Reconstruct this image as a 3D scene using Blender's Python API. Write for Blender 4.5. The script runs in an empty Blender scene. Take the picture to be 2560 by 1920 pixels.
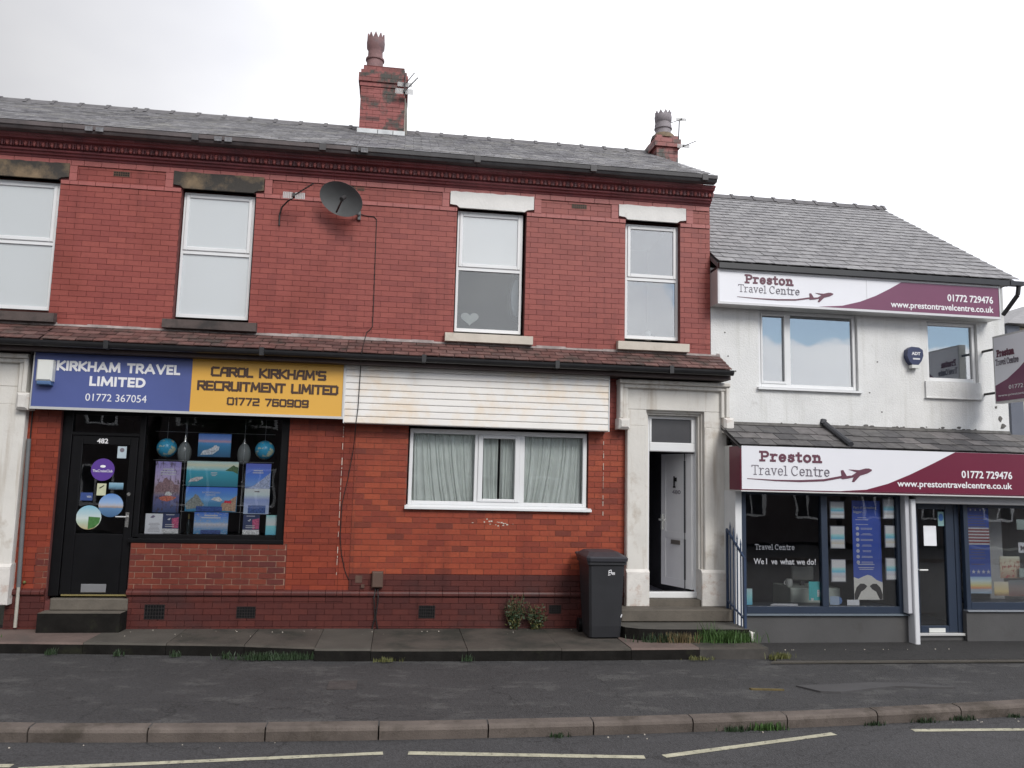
import bpy, bmesh, math, random
from mathutils import Vector
random.seed(7)
R = math.radians
SC = bpy.context.scene
COL = SC.collection

# ------------------------------------------------------------------ camera
CAM_Y, CAM_Z = -11.69, 2.25
cam = bpy.data.cameras.new("camera")
cam.sensor_width = 36.0
cam.lens = 36.0 * 2000 / 2560
cam.clip_start, cam.clip_end = 0.1, 2000
camo = bpy.data.objects.new("camera", cam)
COL.objects.link(camo)
SC.camera = camo
yaw, pit, rol = 0.138261, 0.118723, 0.024036
fwd = Vector((math.sin(yaw) * math.cos(pit), math.cos(yaw) * math.cos(pit), math.sin(pit)))
rgt = Vector((math.cos(yaw), -math.sin(yaw), 0))
upv = rgt.cross(fwd)
r2 = rgt * math.cos(rol) + upv * math.sin(rol)
u2 = upv * math.cos(rol) - rgt * math.sin(rol)
from mathutils import Matrix
camo.matrix_world = Matrix(((r2.x, u2.x, -fwd.x, 0), (r2.y, u2.y, -fwd.y, CAM_Y), (r2.z, u2.z, -fwd.z, CAM_Z), (0, 0, 0, 1)))

# ------------------------------------------------------------------ light and exposure
SUN_EL, SUN_AZ = 36, 156          # azimuth clockwise from +Y: the sun stands behind the camera, to the right
world = bpy.data.worlds.new("World")
SC.world = world
world.use_nodes = True
wn, wl = world.node_tree.nodes, world.node_tree.links
wn.clear()
def W(t, **k):
    n = wn.new(t)
    for a, b in k.items():
        setattr(n, a, b)
    return n
wo = W('ShaderNodeOutputWorld'); bg = W('ShaderNodeBackground'); bg.inputs[1].default_value = 0.1
sky = W('ShaderNodeTexSky', sky_type='NISHITA', sun_disc=False)
sky.sun_elevation = R(SUN_EL); sky.sun_rotation = R(SUN_AZ); sky.air_density = 1.0; sky.dust_density = 0.6
tc = W('ShaderNodeTexCoord')
sep = W('ShaderNodeSeparateXYZ'); wl.new(tc.outputs['Generated'], sep.inputs[0])
# cloud layer: direction flattened onto a plane
zz = W('ShaderNodeMath', operation='ADD'); wl.new(sep.outputs[2], zz.inputs[0]); zz.inputs[1].default_value = 0.22
mz = W('ShaderNodeMath', operation='MAXIMUM'); wl.new(zz.outputs[0], mz.inputs[0]); mz.inputs[1].default_value = 0.12
dx = W('ShaderNodeMath', operation='DIVIDE'); wl.new(sep.outputs[0], dx.inputs[0]); wl.new(mz.outputs[0], dx.inputs[1])
dy = W('ShaderNodeMath', operation='DIVIDE'); wl.new(sep.outputs[1], dy.inputs[0]); wl.new(mz.outputs[0], dy.inputs[1])
cb = W('ShaderNodeCombineXYZ'); wl.new(dx.outputs[0], cb.inputs[0]); wl.new(dy.outputs[0], cb.inputs[1])
n1 = W('ShaderNodeTexNoise'); n1.inputs['Scale'].default_value = 0.9; n1.inputs['Detail'].default_value = 5; n1.inputs['Roughness'].default_value = 0.5
wl.new(cb.outputs[0], n1.inputs['Vector'])
# cloud brightness (value in Background-strength units): soft greys in white
cr = W('ShaderNodeValToRGB'); wl.new(n1.outputs[0], cr.inputs[0])
cr.color_ramp.elements[0].position = 0.34; cr.color_ramp.elements[0].color = (0.76, 0.77, 0.83, 1)
cr.color_ramp.elements[1].position = 0.62; cr.color_ramp.elements[1].color = (1.0, 1.0, 1.02, 1)
# the cloud is thinner and brighter towards +X and towards the sun side
gx = W('ShaderNodeMapRange'); wl.new(sep.outputs[0], gx.inputs[0])
gx.inputs[1].default_value = -0.42; gx.inputs[2].default_value = 0.10; gx.inputs[3].default_value = 4.7; gx.inputs[4].default_value = 11.0
mulc = W('ShaderNodeVectorMath', operation='SCALE'); wl.new(cr.outputs[0], mulc.inputs[0]); wl.new(gx.outputs[0], mulc.inputs['Scale'])
# clear blue gaps in the half of the sky behind the camera (the upper windows mirror them)
n2 = W('ShaderNodeTexNoise'); n2.inputs['Scale'].default_value = 1.3; n2.inputs['Detail'].default_value = 6; n2.inputs['Roughness'].default_value = 0.55
wl.new(cb.outputs[0], n2.inputs['Vector'])
my = W('ShaderNodeMapRange'); wl.new(sep.outputs[1], my.inputs[0])
my.inputs[1].default_value = -0.05; my.inputs[2].default_value = -0.45; my.inputs[3].default_value = 0.0; my.inputs[4].default_value = 1.0
mx = W('ShaderNodeMapRange'); wl.new(sep.outputs[0], mx.inputs[0])
mx.inputs[1].default_value = 0.31; mx.inputs[2].default_value = 0.45; mx.inputs[3].default_value = -0.14; mx.inputs[4].default_value = 0.20
mel = W('ShaderNodeMapRange'); wl.new(sep.outputs[2], mel.inputs[0])
mel.inputs[1].default_value = 0.145; mel.inputs[2].default_value = 0.185; mel.inputs[3].default_value = -0.35; mel.inputs[4].default_value = 0.05
ad = W('ShaderNodeMath', operation='ADD'); wl.new(n2.outputs[0], ad.inputs[0]); wl.new(mx.outputs[0], ad.inputs[1])
ad2 = W('ShaderNodeMath', operation='ADD'); wl.new(ad.outputs[0], ad2.inputs[0]); wl.new(mel.outputs[0], ad2.inputs[1])
gp = W('ShaderNodeMapRange'); wl.new(ad2.outputs[0], gp.inputs[0])
gp.inputs[1].default_value = 0.5; gp.inputs[2].default_value = 0.58
mm = W('ShaderNodeMath', operation='MULTIPLY'); wl.new(gp.outputs[0], mm.inputs[0]); wl.new(my.outputs[0], mm.inputs[1])
mixs = W('ShaderNodeMixRGB'); wl.new(mm.outputs[0], mixs.inputs[0]); wl.new(mulc.outputs[0], mixs.inputs[1]); sk2 = W('ShaderNodeVectorMath', operation='SCALE'); wl.new(sky.outputs[0], sk2.inputs[0]); sk2.inputs['Scale'].default_value = 0.85; sk3 = W('ShaderNodeVectorMath', operation='MULTIPLY'); wl.new(sk2.outputs[0], sk3.inputs[0]); sk3.inputs[1].default_value = (0.74, 0.84, 0.93); wl.new(sk3.outputs[0], mixs.inputs[2])
wl.new(mixs.outputs[0], bg.inputs[0]); wl.new(bg.outputs[0], wo.inputs[0])

sl = bpy.data.lights.new("sun", 'SUN'); sl.energy = 1.5; sl.angle = R(24); sl.color = (1.0, 0.96, 0.9)
so = bpy.data.objects.new("sun", sl); COL.objects.link(so)
az, el = R(SUN_AZ), R(SUN_EL)
sd = Vector((math.sin(az) * math.cos(el), math.cos(az) * math.cos(el), math.sin(el)))
so.rotation_euler = sd.to_track_quat('Z', 'Y').to_euler()
so.location = sd * 50
SC.view_settings.view_transform = 'Standard'
SC.view_settings.look = 'None'
SC.view_settings.exposure = 0.6
SC.view_settings.gamma = 1.0
SC.view_settings.use_curve_mapping = False

# ------------------------------------------------------------------ helpers
WL = {}
class MB:
    def __init__(s):
        s.v, s.f, s.m = [], [], []
    def add(s, vs, fs, mi=0):
        b = len(s.v)
        s.v += [tuple(v) for v in vs]
        s.f += [tuple(i + b for i in f) for f in fs]
        s.m += [mi] * len(fs)
        return s
    def box(s, x0, x1, y0, y1, z0, z1, mi=0):
        return s.add([(x0, y0, z0), (x1, y0, z0), (x1, y1, z0), (x0, y1, z0), (x0, y0, z1), (x1, y0, z1), (x1, y1, z1), (x0, y1, z1)],
                     [(0, 1, 5, 4), (1, 2, 6, 5), (2, 3, 7, 6), (3, 0, 4, 7), (4, 5, 6, 7), (3, 2, 1, 0)], mi)
    def bev(s, x0, x1, y0, y1, z0, z1, b=0.01, mi=0):          # box whose front (y0) edges are chamfered
        return s.add([(x0 + b, y0, z0 + b), (x1 - b, y0, z0 + b), (x1 - b, y0, z1 - b), (x0 + b, y0, z1 - b),
                      (x0, y0 + b, z0), (x1, y0 + b, z0), (x1, y0 + b, z1), (x0, y0 + b, z1),
                      (x0, y1, z0), (x1, y1, z0), (x1, y1, z1), (x0, y1, z1)],
                     [(0, 1, 2, 3), (0, 4, 5, 1), (1, 5, 6, 2), (2, 6, 7, 3), (3, 7, 4, 0), (4, 8, 9, 5), (5, 9, 10, 6), (6, 10, 11, 7), (7, 11, 8, 4), (8, 11, 10, 9)], mi)
    def poly(s, pts, y0, y1, mi=0):                             # outline in x,z with depth y0..y1
        n = len(pts)
        vs = [(p[0], y0, p[1]) for p in pts] + [(p[0], y1, p[1]) for p in pts]
        fs = [tuple(range(n)), tuple(range(2 * n - 1, n - 1, -1))] + [(i, i + n, (i + 1) % n + n, (i + 1) % n) for i in range(n)]
        return s.add(vs, fs, mi)
    def prx(s, pts, x0, x1, mi=0):                              # outline in y,z swept along x
        n = len(pts)
        vs = [(x0, p[0], p[1]) for p in pts] + [(x1, p[0], p[1]) for p in pts]
        fs = [tuple(range(n)), tuple(range(2 * n - 1, n - 1, -1))] + [(i, i + n, (i + 1) % n + n, (i + 1) % n) for i in range(n)]
        return s.add(vs, fs, mi)
    def plan(s, pts, z0, z1, mi=0):                             # outline in x,y with height z0..z1
        n = len(pts)
        vs = [(p[0], p[1], z1) for p in pts] + [(p[0], p[1], z0) for p in pts]
        fs = [tuple(range(n)), tuple(range(2 * n - 1, n - 1, -1))] + [(i, i + n, (i + 1) % n + n, (i + 1) % n) for i in range(n)]
        return s.add(vs, fs, mi)
    def tube(s, p, q, r, n=8, r2=None, mi=0):
        p, q = Vector(p), Vector(q)
        d = (q - p).normalized()
        a = d.orthogonal().normalized(); b = d.cross(a)
        r2 = r if r2 is None else r2
        vs = [p + (a * math.cos(t) + b * math.sin(t)) * r for t in [2 * math.pi * i / n for i in range(n)]]
        vs += [q + (a * math.cos(t) + b * math.sin(t)) * r2 for t in [2 * math.pi * i / n for i in range(n)]]
        fs = [(i, (i + 1) % n, (i + 1) % n + n, i + n) for i in range(n)] + [tuple(range(n - 1, -1, -1)), tuple(range(n, 2 * n))]
        return s.add(vs, fs, mi)
    def path(s, pts, r, n=6, mi=0):
        for i in range(len(pts) - 1):
            s.tube(pts[i], pts[i + 1], r, n, mi=mi)
        return s
    def lathe(s, prof, cx, cy, n=20, mi=0, cap=True):           # (radius, z) profile about a vertical axis
        vs, fs = [], []
        for r, z in prof:
            for i in range(n):
                t = 2 * math.pi * i / n
                vs.append((cx + r * math.cos(t), cy + r * math.sin(t), z))
        for j in range(len(prof) - 1):
            for i in range(n):
                a, b = j * n + i, j * n + (i + 1) % n
                fs.append((a, b, b + n, a + n))
        if cap:
            fs.append(tuple(range(n - 1, -1, -1))); k = (len(prof) - 1) * n; fs.append(tuple(range(k, k + n)))
        return s.add(vs, fs, mi)
    def ball(s, c, rx, ry=None, rz=None, n=16, m=10, mi=0):
        ry = rx if ry is None else ry; rz = rx if rz is None else rz
        prof = [(math.sin(math.pi * j / m), -math.cos(math.pi * j / m)) for j in range(m + 1)]
        vs = []
        for r, z in prof:
            for i in range(n):
                t = 2 * math.pi * i / n
                vs.append((c[0] + rx * max(r, 1e-4) * math.cos(t), c[1] + ry * max(r, 1e-4) * math.sin(t), c[2] + rz * z))
        fs = [(j * n + i, j * n + (i + 1) % n, (j + 1) * n + (i + 1) % n, (j + 1) * n + i) for j in range(m) for i in range(n)]
        return s.add(vs, fs, mi)
    def build(s, name, mats, parent=None, smooth=False, origin=None):
        if not isinstance(mats, (list, tuple)):
            mats = [mats]
        if origin is None:
            xs = [v[0] for v in s.v]; ys = [v[1] for v in s.v]; zs = [v[2] for v in s.v]
            origin = ((min(xs) + max(xs)) / 2, (min(ys) + max(ys)) / 2, min(zs))
        o = Vector(origin)
        me = bpy.data.meshes.new(name)
        me.from_pydata([(v[0] - o.x, v[1] - o.y, v[2] - o.z) for v in s.v], [], s.f)
        for m in mats:
            me.materials.append(m)
        for p, mi in zip(me.polygons, s.m):
            p.material_index = mi
            p.use_smooth = smooth
        if len(s.f) < 60000:
            b = bmesh.new(); b.from_mesh(me); bmesh.ops.recalc_face_normals(b, faces=b.faces); b.to_mesh(me); b.free()
        if smooth:
            try:
                me.set_sharp_from_angle(angle=R(40))
            except Exception:
                pass
        return place(name, me, o, parent)
def place(name, me, wloc, parent=None):
    ob = bpy.data.objects.new(name, me)
    COL.objects.link(ob)
    wloc = Vector(wloc)
    WL[ob] = wloc
    if parent is not None:
        ob.parent = parent
        ob.location = wloc - WL[parent]
    else:
        ob.location = wloc
    return ob
def thing(name, label, cat, loc, group=None):
    o = place(name, None, loc)
    o['label'] = label; o['category'] = cat
    if group: o['group'] = group
    return o
def tag(o, label=None, cat=None, group=None, kind=None):
    if label: o['label'] = label
    if cat: o['category'] = cat
    if group: o['group'] = group
    if kind: o['kind'] = kind
    return o

# ------------------------------------------------------------------ materials
def newmat(name):
    m = bpy.data.materials.new(name); m.use_nodes = True
    nt = m.node_tree; nt.nodes.clear()
    out = nt.nodes.new('ShaderNodeOutputMaterial'); p = nt.nodes.new('ShaderNodeBsdfPrincipled')
    nt.links.new(p.outputs[0], out.inputs[0])
    return m, nt, p, out
def noise(nt, scale, detail=4, rough=0.55, vec=None):
    n = nt.nodes.new('ShaderNodeTexNoise'); n.inputs['Scale'].default_value = scale
    n.inputs['Detail'].default_value = detail; n.inputs['Roughness'].default_value = rough
    if vec is not None: nt.links.new(vec, n.inputs['Vector'])
    return n
def mixc(nt, fac, a, b, mode='MIX'):
    n = nt.nodes.new('ShaderNodeMixRGB'); n.blend_type = mode
    for i, v in ((0, fac), (1, a), (2, b)):
        if hasattr(v, 'is_linked') or hasattr(v, 'links'):
            nt.links.new(v, n.inputs[i])
        else:
            n.inputs[i].default_value = v if not isinstance(v, tuple) else (v + (1,))[:4]
    return n.outputs[0]
def ramp(nt, src, a, b, lo=0.0, hi=1.0):
    n = nt.nodes.new('ShaderNodeMapRange'); nt.links.new(src, n.inputs[0])
    n.inputs[1].default_value = a; n.inputs[2].default_value = b; n.inputs[3].default_value = lo; n.inputs[4].default_value = hi
    return n.outputs[0]
def geopos(nt):
    return nt.nodes.new('ShaderNodeNewGeometry').outputs['Position']
def mat(name, col, rough=0.6, var=0.12, vs=3.0, bump=0.0, bs=60, dirt=None, metal=0.0, spec=0.5, streak=None):
    m, nt, p, out = newmat(name)
    pos = geopos(nt)
    c = mixc(nt, ramp(nt, noise(nt, vs, 5, 0.6, pos).outputs[0], 0.3, 0.7), tuple(x * (1 - var) for x in col), tuple(min(1, x * (1 + var)) for x in col))
    if dirt:                                   # (colour, amount, scale, threshold)
        dn = noise(nt, dirt[2], 6, 0.65, pos)
        c = mixc(nt, ramp(nt, dn.outputs[0], dirt[3], dirt[3] + 0.14, 0, dirt[1]), c, dirt[0])
    if streak:                                 # runs of grime down a wall: (colour, amount)
        mp = nt.nodes.new('ShaderNodeMapping'); nt.links.new(pos, mp.inputs[0]); mp.inputs['Scale'].default_value = (9, 9, 0.7)
        sn = noise(nt, 1.0, 4, 0.6, mp.outputs[0])
        c = mixc(nt, ramp(nt, sn.outputs[0], 0.52, 0.74, 0, streak[1]), c, streak[0])
    nt.links.new(c, p.inputs['Base Color'])
    p.inputs['Roughness'].default_value = rough; p.inputs['Metallic'].default_value = metal
    p.inputs['Specular IOR Level'].default_value = spec
    if bump:
        b = nt.nodes.new('ShaderNodeBump'); b.inputs['Strength'].default_value = min(1, bump); b.inputs['Distance'].default_value = 0.01
        nt.links.new(noise(nt, bs, 5, 0.7, pos).outputs[0], b.inputs['Height']); nt.links.new(b.outputs[0], p.inputs['Normal'])
    return m
BL, BC = 0.232, 0.08                             # brick module and course height
def tarmac(name, col, light, patch, seed=0, gum=True, worn=.56):
    m, nt, p, out = newmat(name)
    pos = geopos(nt)
    mp = nt.nodes.new('ShaderNodeMapping'); nt.links.new(pos, mp.inputs[0]); mp.inputs['Location'].default_value = (seed, seed * 2, 0); mp.inputs['Scale'].default_value = (1, 1.7, 1)
    c = mixc(nt, ramp(nt, noise(nt, .7, 6, .65, mp.outputs[0]).outputs[0], .35, .65), tuple(x * .78 for x in col), tuple(x * 1.22 for x in col))
    c = mixc(nt, ramp(nt, noise(nt, 1.5, 7, .7, mp.outputs[0]).outputs[0], worn, worn + .09, 0, .8), c, light)
    c = mixc(nt, ramp(nt, noise(nt, 3.1, 6, .7, mp.outputs[0]).outputs[0], .60, .68, 0, .6), c, tuple(x * .55 for x in col))
    v = nt.nodes.new('ShaderNodeTexVoronoi'); v.inputs['Scale'].default_value = 70; nt.links.new(pos, v.inputs['Vector'])
    sx = nt.nodes.new('ShaderNodeSeparateXYZ'); nt.links.new(v.outputs['Color'], sx.inputs[0])
    c = mixc(nt, ramp(nt, sx.outputs[0], .0, 1.0, 0, .55), c, tuple(min(1, x * 2.1) for x in col))
    c = mixc(nt, ramp(nt, sx.outputs[1], .75, 1.0, 0, .6), c, tuple(x * .35 for x in col))
    if gum:
        g = nt.nodes.new('ShaderNodeTexVoronoi'); g.inputs['Scale'].default_value = 2.3; nt.links.new(pos, g.inputs['Vector'])
        c = mixc(nt, ramp(nt, g.outputs['Distance'], .045, .035, 0, .55), c, patch)
    cr_ = nt.nodes.new('ShaderNodeTexVoronoi'); cr_.feature = 'DISTANCE_TO_EDGE'; cr_.inputs['Scale'].default_value = .55
    wv = nt.nodes.new('ShaderNodeVectorMath'); wv.operation = 'ADD'; nt.links.new(mp.outputs[0], wv.inputs[0]); ns = noise(nt, 2.5, 5, .7, pos)
    sc_ = nt.nodes.new('ShaderNodeVectorMath'); sc_.operation = 'SCALE'; nt.links.new(ns.outputs['Color'], sc_.inputs[0]); sc_.inputs['Scale'].default_value = .5; nt.links.new(sc_.outputs[0], wv.inputs[1]); nt.links.new(wv.outputs[0], cr_.inputs['Vector'])
    c = mixc(nt, ramp(nt, cr_.outputs['Distance'], .006, .002, 0, .7), c, tuple(x * .3 for x in col))
    nt.links.new(c, p.inputs['Base Color']); p.inputs['Roughness'].default_value = .8
    b = nt.nodes.new('ShaderNodeBump'); b.inputs['Strength'].default_value = .8; b.inputs['Distance'].default_value = .006
    nt.links.new(v.outputs['Distance'], b.inputs['Height']); nt.links.new(b.outputs[0], p.inputs['Normal'])
    return m
def brickmat(name, cols, rough=0.45, stain=(0.05, 0.02, 0.02), stain_amt=0.45, spec=0.35, sscale=0.9):
    m, nt, p, out = newmat(name)
    pos = geopos(nt)
    sx = nt.nodes.new('ShaderNodeSeparateXYZ'); nt.links.new(pos, sx.inputs[0])
    def math_(op, a, b=None):
        n = nt.nodes.new('ShaderNodeMath'); n.operation = op
        for i, v in ((0, a), (1, b)):
            if v is None: continue
            if isinstance(v, (int, float)): n.inputs[i].default_value = v
            else: nt.links.new(v, n.inputs[i])
        return n.outputs[0]
    row = math_('FLOOR', math_('DIVIDE', sx.outputs[2], BC))
    off = math_('MULTIPLY', math_('MODULO', row, 2.0), 0.5)
    colx = math_('FLOOR', math_('ADD', math_('DIVIDE', sx.outputs[0], BL), off))
    cb = nt.nodes.new('ShaderNodeCombineXYZ'); nt.links.new(colx, cb.inputs[0]); nt.links.new(row, cb.inputs[1])
    wnz = nt.nodes.new('ShaderNodeTexWhiteNoise'); wnz.noise_dimensions = '2D'; nt.links.new(cb.outputs[0], wnz.inputs[0])
    rp = nt.nodes.new('ShaderNodeValToRGB'); nt.links.new(wnz.outputs[0], rp.inputs[0])
    e = rp.color_ramp.elements
    e[0].position = 0; e[0].color = cols[0] + (1,); e[1].position = 1; e[1].color = cols[-1] + (1,)
    for i, c in enumerate(cols[1:-1]):
        x = e.new((i + 1) / (len(cols) - 1)); x.color = c + (1,)
    c = mixc(nt, ramp(nt, noise(nt, 25, 5, 0.7, pos).outputs[0], 0.3, 0.75, 0, 0.35), rp.outputs[0], tuple(x * 0.62 for x in cols[0]))
    c = mixc(nt, ramp(nt, noise(nt, sscale, 5, 0.6, pos).outputs[0], 0.5, 0.72 if sscale < 1 else 0.6, 0, stain_amt), c, stain)
    mp = nt.nodes.new('ShaderNodeMapping'); nt.links.new(pos, mp.inputs[0]); mp.inputs['Scale'].default_value = (4.5, 4.5, .55)
    c = mixc(nt, ramp(nt, noise(nt, 1.0, 6, 0.65, mp.outputs[0]).outputs[0], 0.54, 0.74, 0, .45), c, tuple(x * .45 for x in cols[0]))
    nt.links.new(c, p.inputs['Base Color']); p.inputs['Roughness'].default_value = rough; p.inputs['Specular IOR Level'].default_value = spec
    b = nt.nodes.new('ShaderNodeBump'); b.inputs['Strength'].default_value = 0.35; b.inputs['Distance'].default_value = 0.004
    nt.links.new(noise(nt, 70, 4, 0.7, pos).outputs[0], b.inputs['Height']); nt.links.new(b.outputs[0], p.inputs['Normal'])
    return m
def glass(name, refl=0.12, tint=(0.9, 0.95, 0.95), rough=0.0, wob=0.0, milk=0.0):
    m, nt, p, out = newmat(name)
    nt.nodes.remove(p)
    tr = nt.nodes.new('ShaderNodeBsdfTransparent'); tr.inputs[0].default_value = tint + (1,)
    gl = nt.nodes.new('ShaderNodeBsdfGlossy'); gl.inputs['Roughness'].default_value = rough
    lw = nt.nodes.new('ShaderNodeFresnel'); lw.inputs[0].default_value = 1.5
    mp = ramp(nt, lw.outputs[0], 0.04, 1.0, refl, 1.0)
    if wob:
        b = nt.nodes.new('ShaderNodeBump'); b.inputs['Strength'].default_value = wob; b.inputs['Distance'].default_value = 0.02
        nt.links.new(noise(nt, 1.6, 2, 0.4, geopos(nt)).outputs[0], b.inputs['Height']); nt.links.new(b.outputs[0], gl.inputs['Normal'])
    mx_ = nt.nodes.new('ShaderNodeMixShader'); nt.links.new(mp, mx_.inputs[0]); nt.links.new(tr.outputs[0], mx_.inputs[1]); nt.links.new(gl.outputs[0], mx_.inputs[2])
    if milk:                                    # diffuse white mixed into the pane, added to brighten it
        df_ = nt.nodes.new('ShaderNodeBsdfDiffuse'); df_.inputs[0].default_value = (.83, .88, .90, 1)
        m2 = nt.nodes.new('ShaderNodeMixShader'); m2.inputs[0].default_value = milk; nt.links.new(tr.outputs[0], m2.inputs[1]); nt.links.new(df_.outputs[0], m2.inputs[2]); nt.links.new(m2.outputs[0], mx_.inputs[1])
    nt.links.new(mx_.outputs[0], out.inputs[0])
    return m
def picture(name, stops, nz=0.15, scale=6, rough=0.35, blot=None, k=1.9):
    """a printed picture: bands of colour up the sheet, broken up by noise (stops bottom to top)"""
    m, nt, p, out = newmat(name)
    tcn = nt.nodes.new('ShaderNodeTexCoord'); s = nt.nodes.new('ShaderNodeSeparateXYZ'); nt.links.new(tcn.outputs['Generated'], s.inputs[0])
    n = noise(nt, scale, 8, 0.72, tcn.outputs['Generated'])
    a = nt.nodes.new('ShaderNodeMath'); a.operation = 'MULTIPLY_ADD'; nt.links.new(n.outputs[0], a.inputs[0]); a.inputs[1].default_value = nz * 2; a.inputs[2].default_value = -nz
    b = nt.nodes.new('ShaderNodeMath'); b.operation = 'ADD'; nt.links.new(s.outputs[2], b.inputs[0]); nt.links.new(a.outputs[0], b.inputs[1])
    rp = nt.nodes.new('ShaderNodeValToRGB'); nt.links.new(b.outputs[0], rp.inputs[0])
    stops = [(q, tuple(min(.80, v * k + .008) for v in c)) for q, c in stops]
    e = rp.color_ramp.elements
    e[0].position = stops[0][0]; e[0].color = stops[0][1] + (1,); e[1].position = stops[-1][0]; e[1].color = stops[-1][1] + (1,)
    for q, c in stops[1:-1]:
        x = e.new(q); x.color = c + (1,)
    c = rp.outputs[0]
    if blot:
        c = mixc(nt, ramp(nt, noise(nt, blot[1], 4, 0.6, tcn.outputs['Generated']).outputs[0], 0.52, 0.62, 0, 0.8), c, blot[0])
    nt.links.new(c, p.inputs['Base Color']); p.inputs['Roughness'].default_value = rough
    return m

M = {}
M['brick_up'] = brickmat('upper red brick', [(0.25, 0.058, 0.050), (0.29, 0.070, 0.058), (0.32, 0.080, 0.064), (0.27, 0.062, 0.052)], stain=(0.20, 0.042, 0.030), stain_amt=0.75)
M['brick_lo'] = brickmat('lower orange red brick', [(0.20, 0.036, 0.020), (0.25, 0.046, 0.024), (0.29, 0.054, 0.027), (0.20, 0.036, 0.024)], stain=(0.12, 0.028, 0.022), stain_amt=0.6)
M['brick_rep'] = brickmat('relaid mixed brick', [(0.16, 0.038, 0.026), (0.30, 0.060, 0.030), (0.35, 0.070, 0.034), (0.37, 0.078, 0.036), (0.33, 0.066, 0.032), (0.28, 0.052, 0.028), (0.35, 0.072, 0.036), (0.22, 0.044, 0.028), (0.34, 0.068, 0.034)], stain=(0.19, 0.036, 0.024), stain_amt=0.8)
M['brick_relay'] = brickmat('relaid dull red brick', [(0.12, 0.030, 0.026), (0.17, 0.040, 0.028), (0.21, 0.048, 0.028), (0.18, 0.040, 0.026), (0.095, 0.028, 0.028)], stain=(0.10, 0.022, 0.018), stain_amt=0.6)
M['brick_pl'] = brickmat('dirty plinth brick', [(0.078, 0.022, 0.020), (0.10, 0.027, 0.023), (0.115, 0.030, 0.024)], stain=(0.045, 0.025, 0.025), stain_amt=0.7)
M['brick_wh'] = brickmat('white painted brick', [(0.6, 0.6, 0.56), (0.68, 0.67, 0.63)], stain=(0.3, 0.27, 0.22), stain_amt=0.4)
M['brick_ch'] = brickmat('sooty chimney brick', [(0.11, 0.04, 0.038), (0.24, 0.062, 0.055), (0.30, 0.085, 0.078), (0.28, 0.075, 0.07), (0.30, 0.085, 0.078)], stain=(0.045, 0.042, 0.035), stain_amt=1.0, sscale=3.0)
M['band'] = mat('pink band brick', (0.34, 0.098, 0.088), 0.5, 0.12, 6, 0.3, 80)
M['mortar'] = mat('dark mortar', (0.125, 0.035, 0.032), 0.9, 0.2, 8)
M['mortar_pale'] = mat('pale repair mortar', (0.30, 0.18, 0.13), 0.9, 0.4, 5, dirt=((0.10, 0.04, 0.03), 0.9, 3, 0.5))
M['mortar_mid'] = mat('rosy mortar', (0.22, 0.075, 0.05), 0.9, 0.25, 5)
M['terracotta'] = mat('dark terracotta', (0.19, 0.050, 0.055), 0.4, 0.25, 3, 0.3, 60, dirt=((0.08, 0.035, 0.045), 0.6, 1.6, 0.52))
M['gutter'] = mat('dark grey gutter', (0.065, 0.063, 0.066), 0.6, 0.25, 4, 0.2, 40, dirt=((0.13, 0.11, 0.10), 0.5, 1.2, 0.55))
M['gutter_br'] = mat('brown gutter', (0.115, 0.095, 0.095), 0.7, 0.25, 4, 0.2, 40, dirt=((0.05, 0.05, 0.055), 0.6, 1.2, 0.52))
M['leak'] = mat('limescale at gutter joint', (0.17, 0.17, 0.18), 0.8, 0.5, 20)
M['gut_black'] = mat('black plastic gutter', (0.018, 0.018, 0.02), 0.4, 0.2, 5)
def trio(n, cols, dirt):
    return [mat(n, c, 0.55, 0.35, 9, 0.3, 30, dirt=dirt) for c in cols]
M['slate'] = trio('weathered slate', [(0.24, 0.235, 0.245), (0.28, 0.275, 0.285), (0.20, 0.195, 0.21)], ((0.34, 0.33, 0.31), 0.7, 2.3, 0.50))
M['slate_lt'] = trio('pale slate', [(0.20, 0.195, 0.20), (0.22, 0.216, 0.22), (0.18, 0.176, 0.182)], ((0.14, 0.136, 0.14), 0.5, 1.8, 0.56))
M['slate_dk'] = trio('slate of lean-to', [(0.095, 0.09, 0.09), (0.135, 0.125, 0.125), (0.065, 0.062, 0.065)], ((0.17, 0.16, 0.14), 0.4, 3, 0.58))
M['redtile'] = trio('brown red stone tile', [(0.135, 0.066, 0.058), (0.155, 0.085, 0.076), (0.095, 0.05, 0.046)], ((0.045, 0.042, 0.036), 0.8, 2.2, 0.50))
M['ridge'] = mat('ridge tile', (0.12, 0.115, 0.12), 0.7, 0.3, 5)
M['flash'] = mat('lead flashing', (0.22, 0.22, 0.235), 0.5, 0.3, 5)
M['whiteflash'] = mat('white painted flashing', (0.55, 0.57, 0.58), 0.6, 0.2, 5)
M['render'] = mat('white roughcast render', (0.73, 0.735, 0.73), 0.9, 0.07, 2, 1.0, 38, dirt=((0.42, 0.41, 0.38), 0.55, 4.5, 0.62), streak=((0.5, 0.5, 0.46), 0.4))
M['peel'] = mat('bare patch under peeled paint', (0.12, 0.115, 0.11), 0.9, 0.3, 12, 0.5, 60)
M['vinyl'] = mat('dim vinyl lettering', (0.24, 0.25, 0.28), 0.5, 0.0)
M['upvc'] = mat('white plastic frame', (0.74, 0.75, 0.76), 0.35, 0.03, 2)
M['upvc_old'] = mat('greyed plastic frame', (0.72, 0.73, 0.74), 0.4, 0.05, 2)
M['cladding'] = mat('white plastic cladding', (0.82, 0.80, 0.77), 0.4, 0.05, 1.5, dirt=((0.78, 0.64, 0.48), 0.75, 1.1, 0.48))
M['stone_white'] = mat('white painted stone', (0.66, 0.64, 0.60), 0.7, 0.06, 2.5, 0.35, 30, dirt=((0.36, 0.29, 0.22), 0.6, 2.4, 0.57), streak=((0.40, 0.34, 0.27), 0.65))
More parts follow.
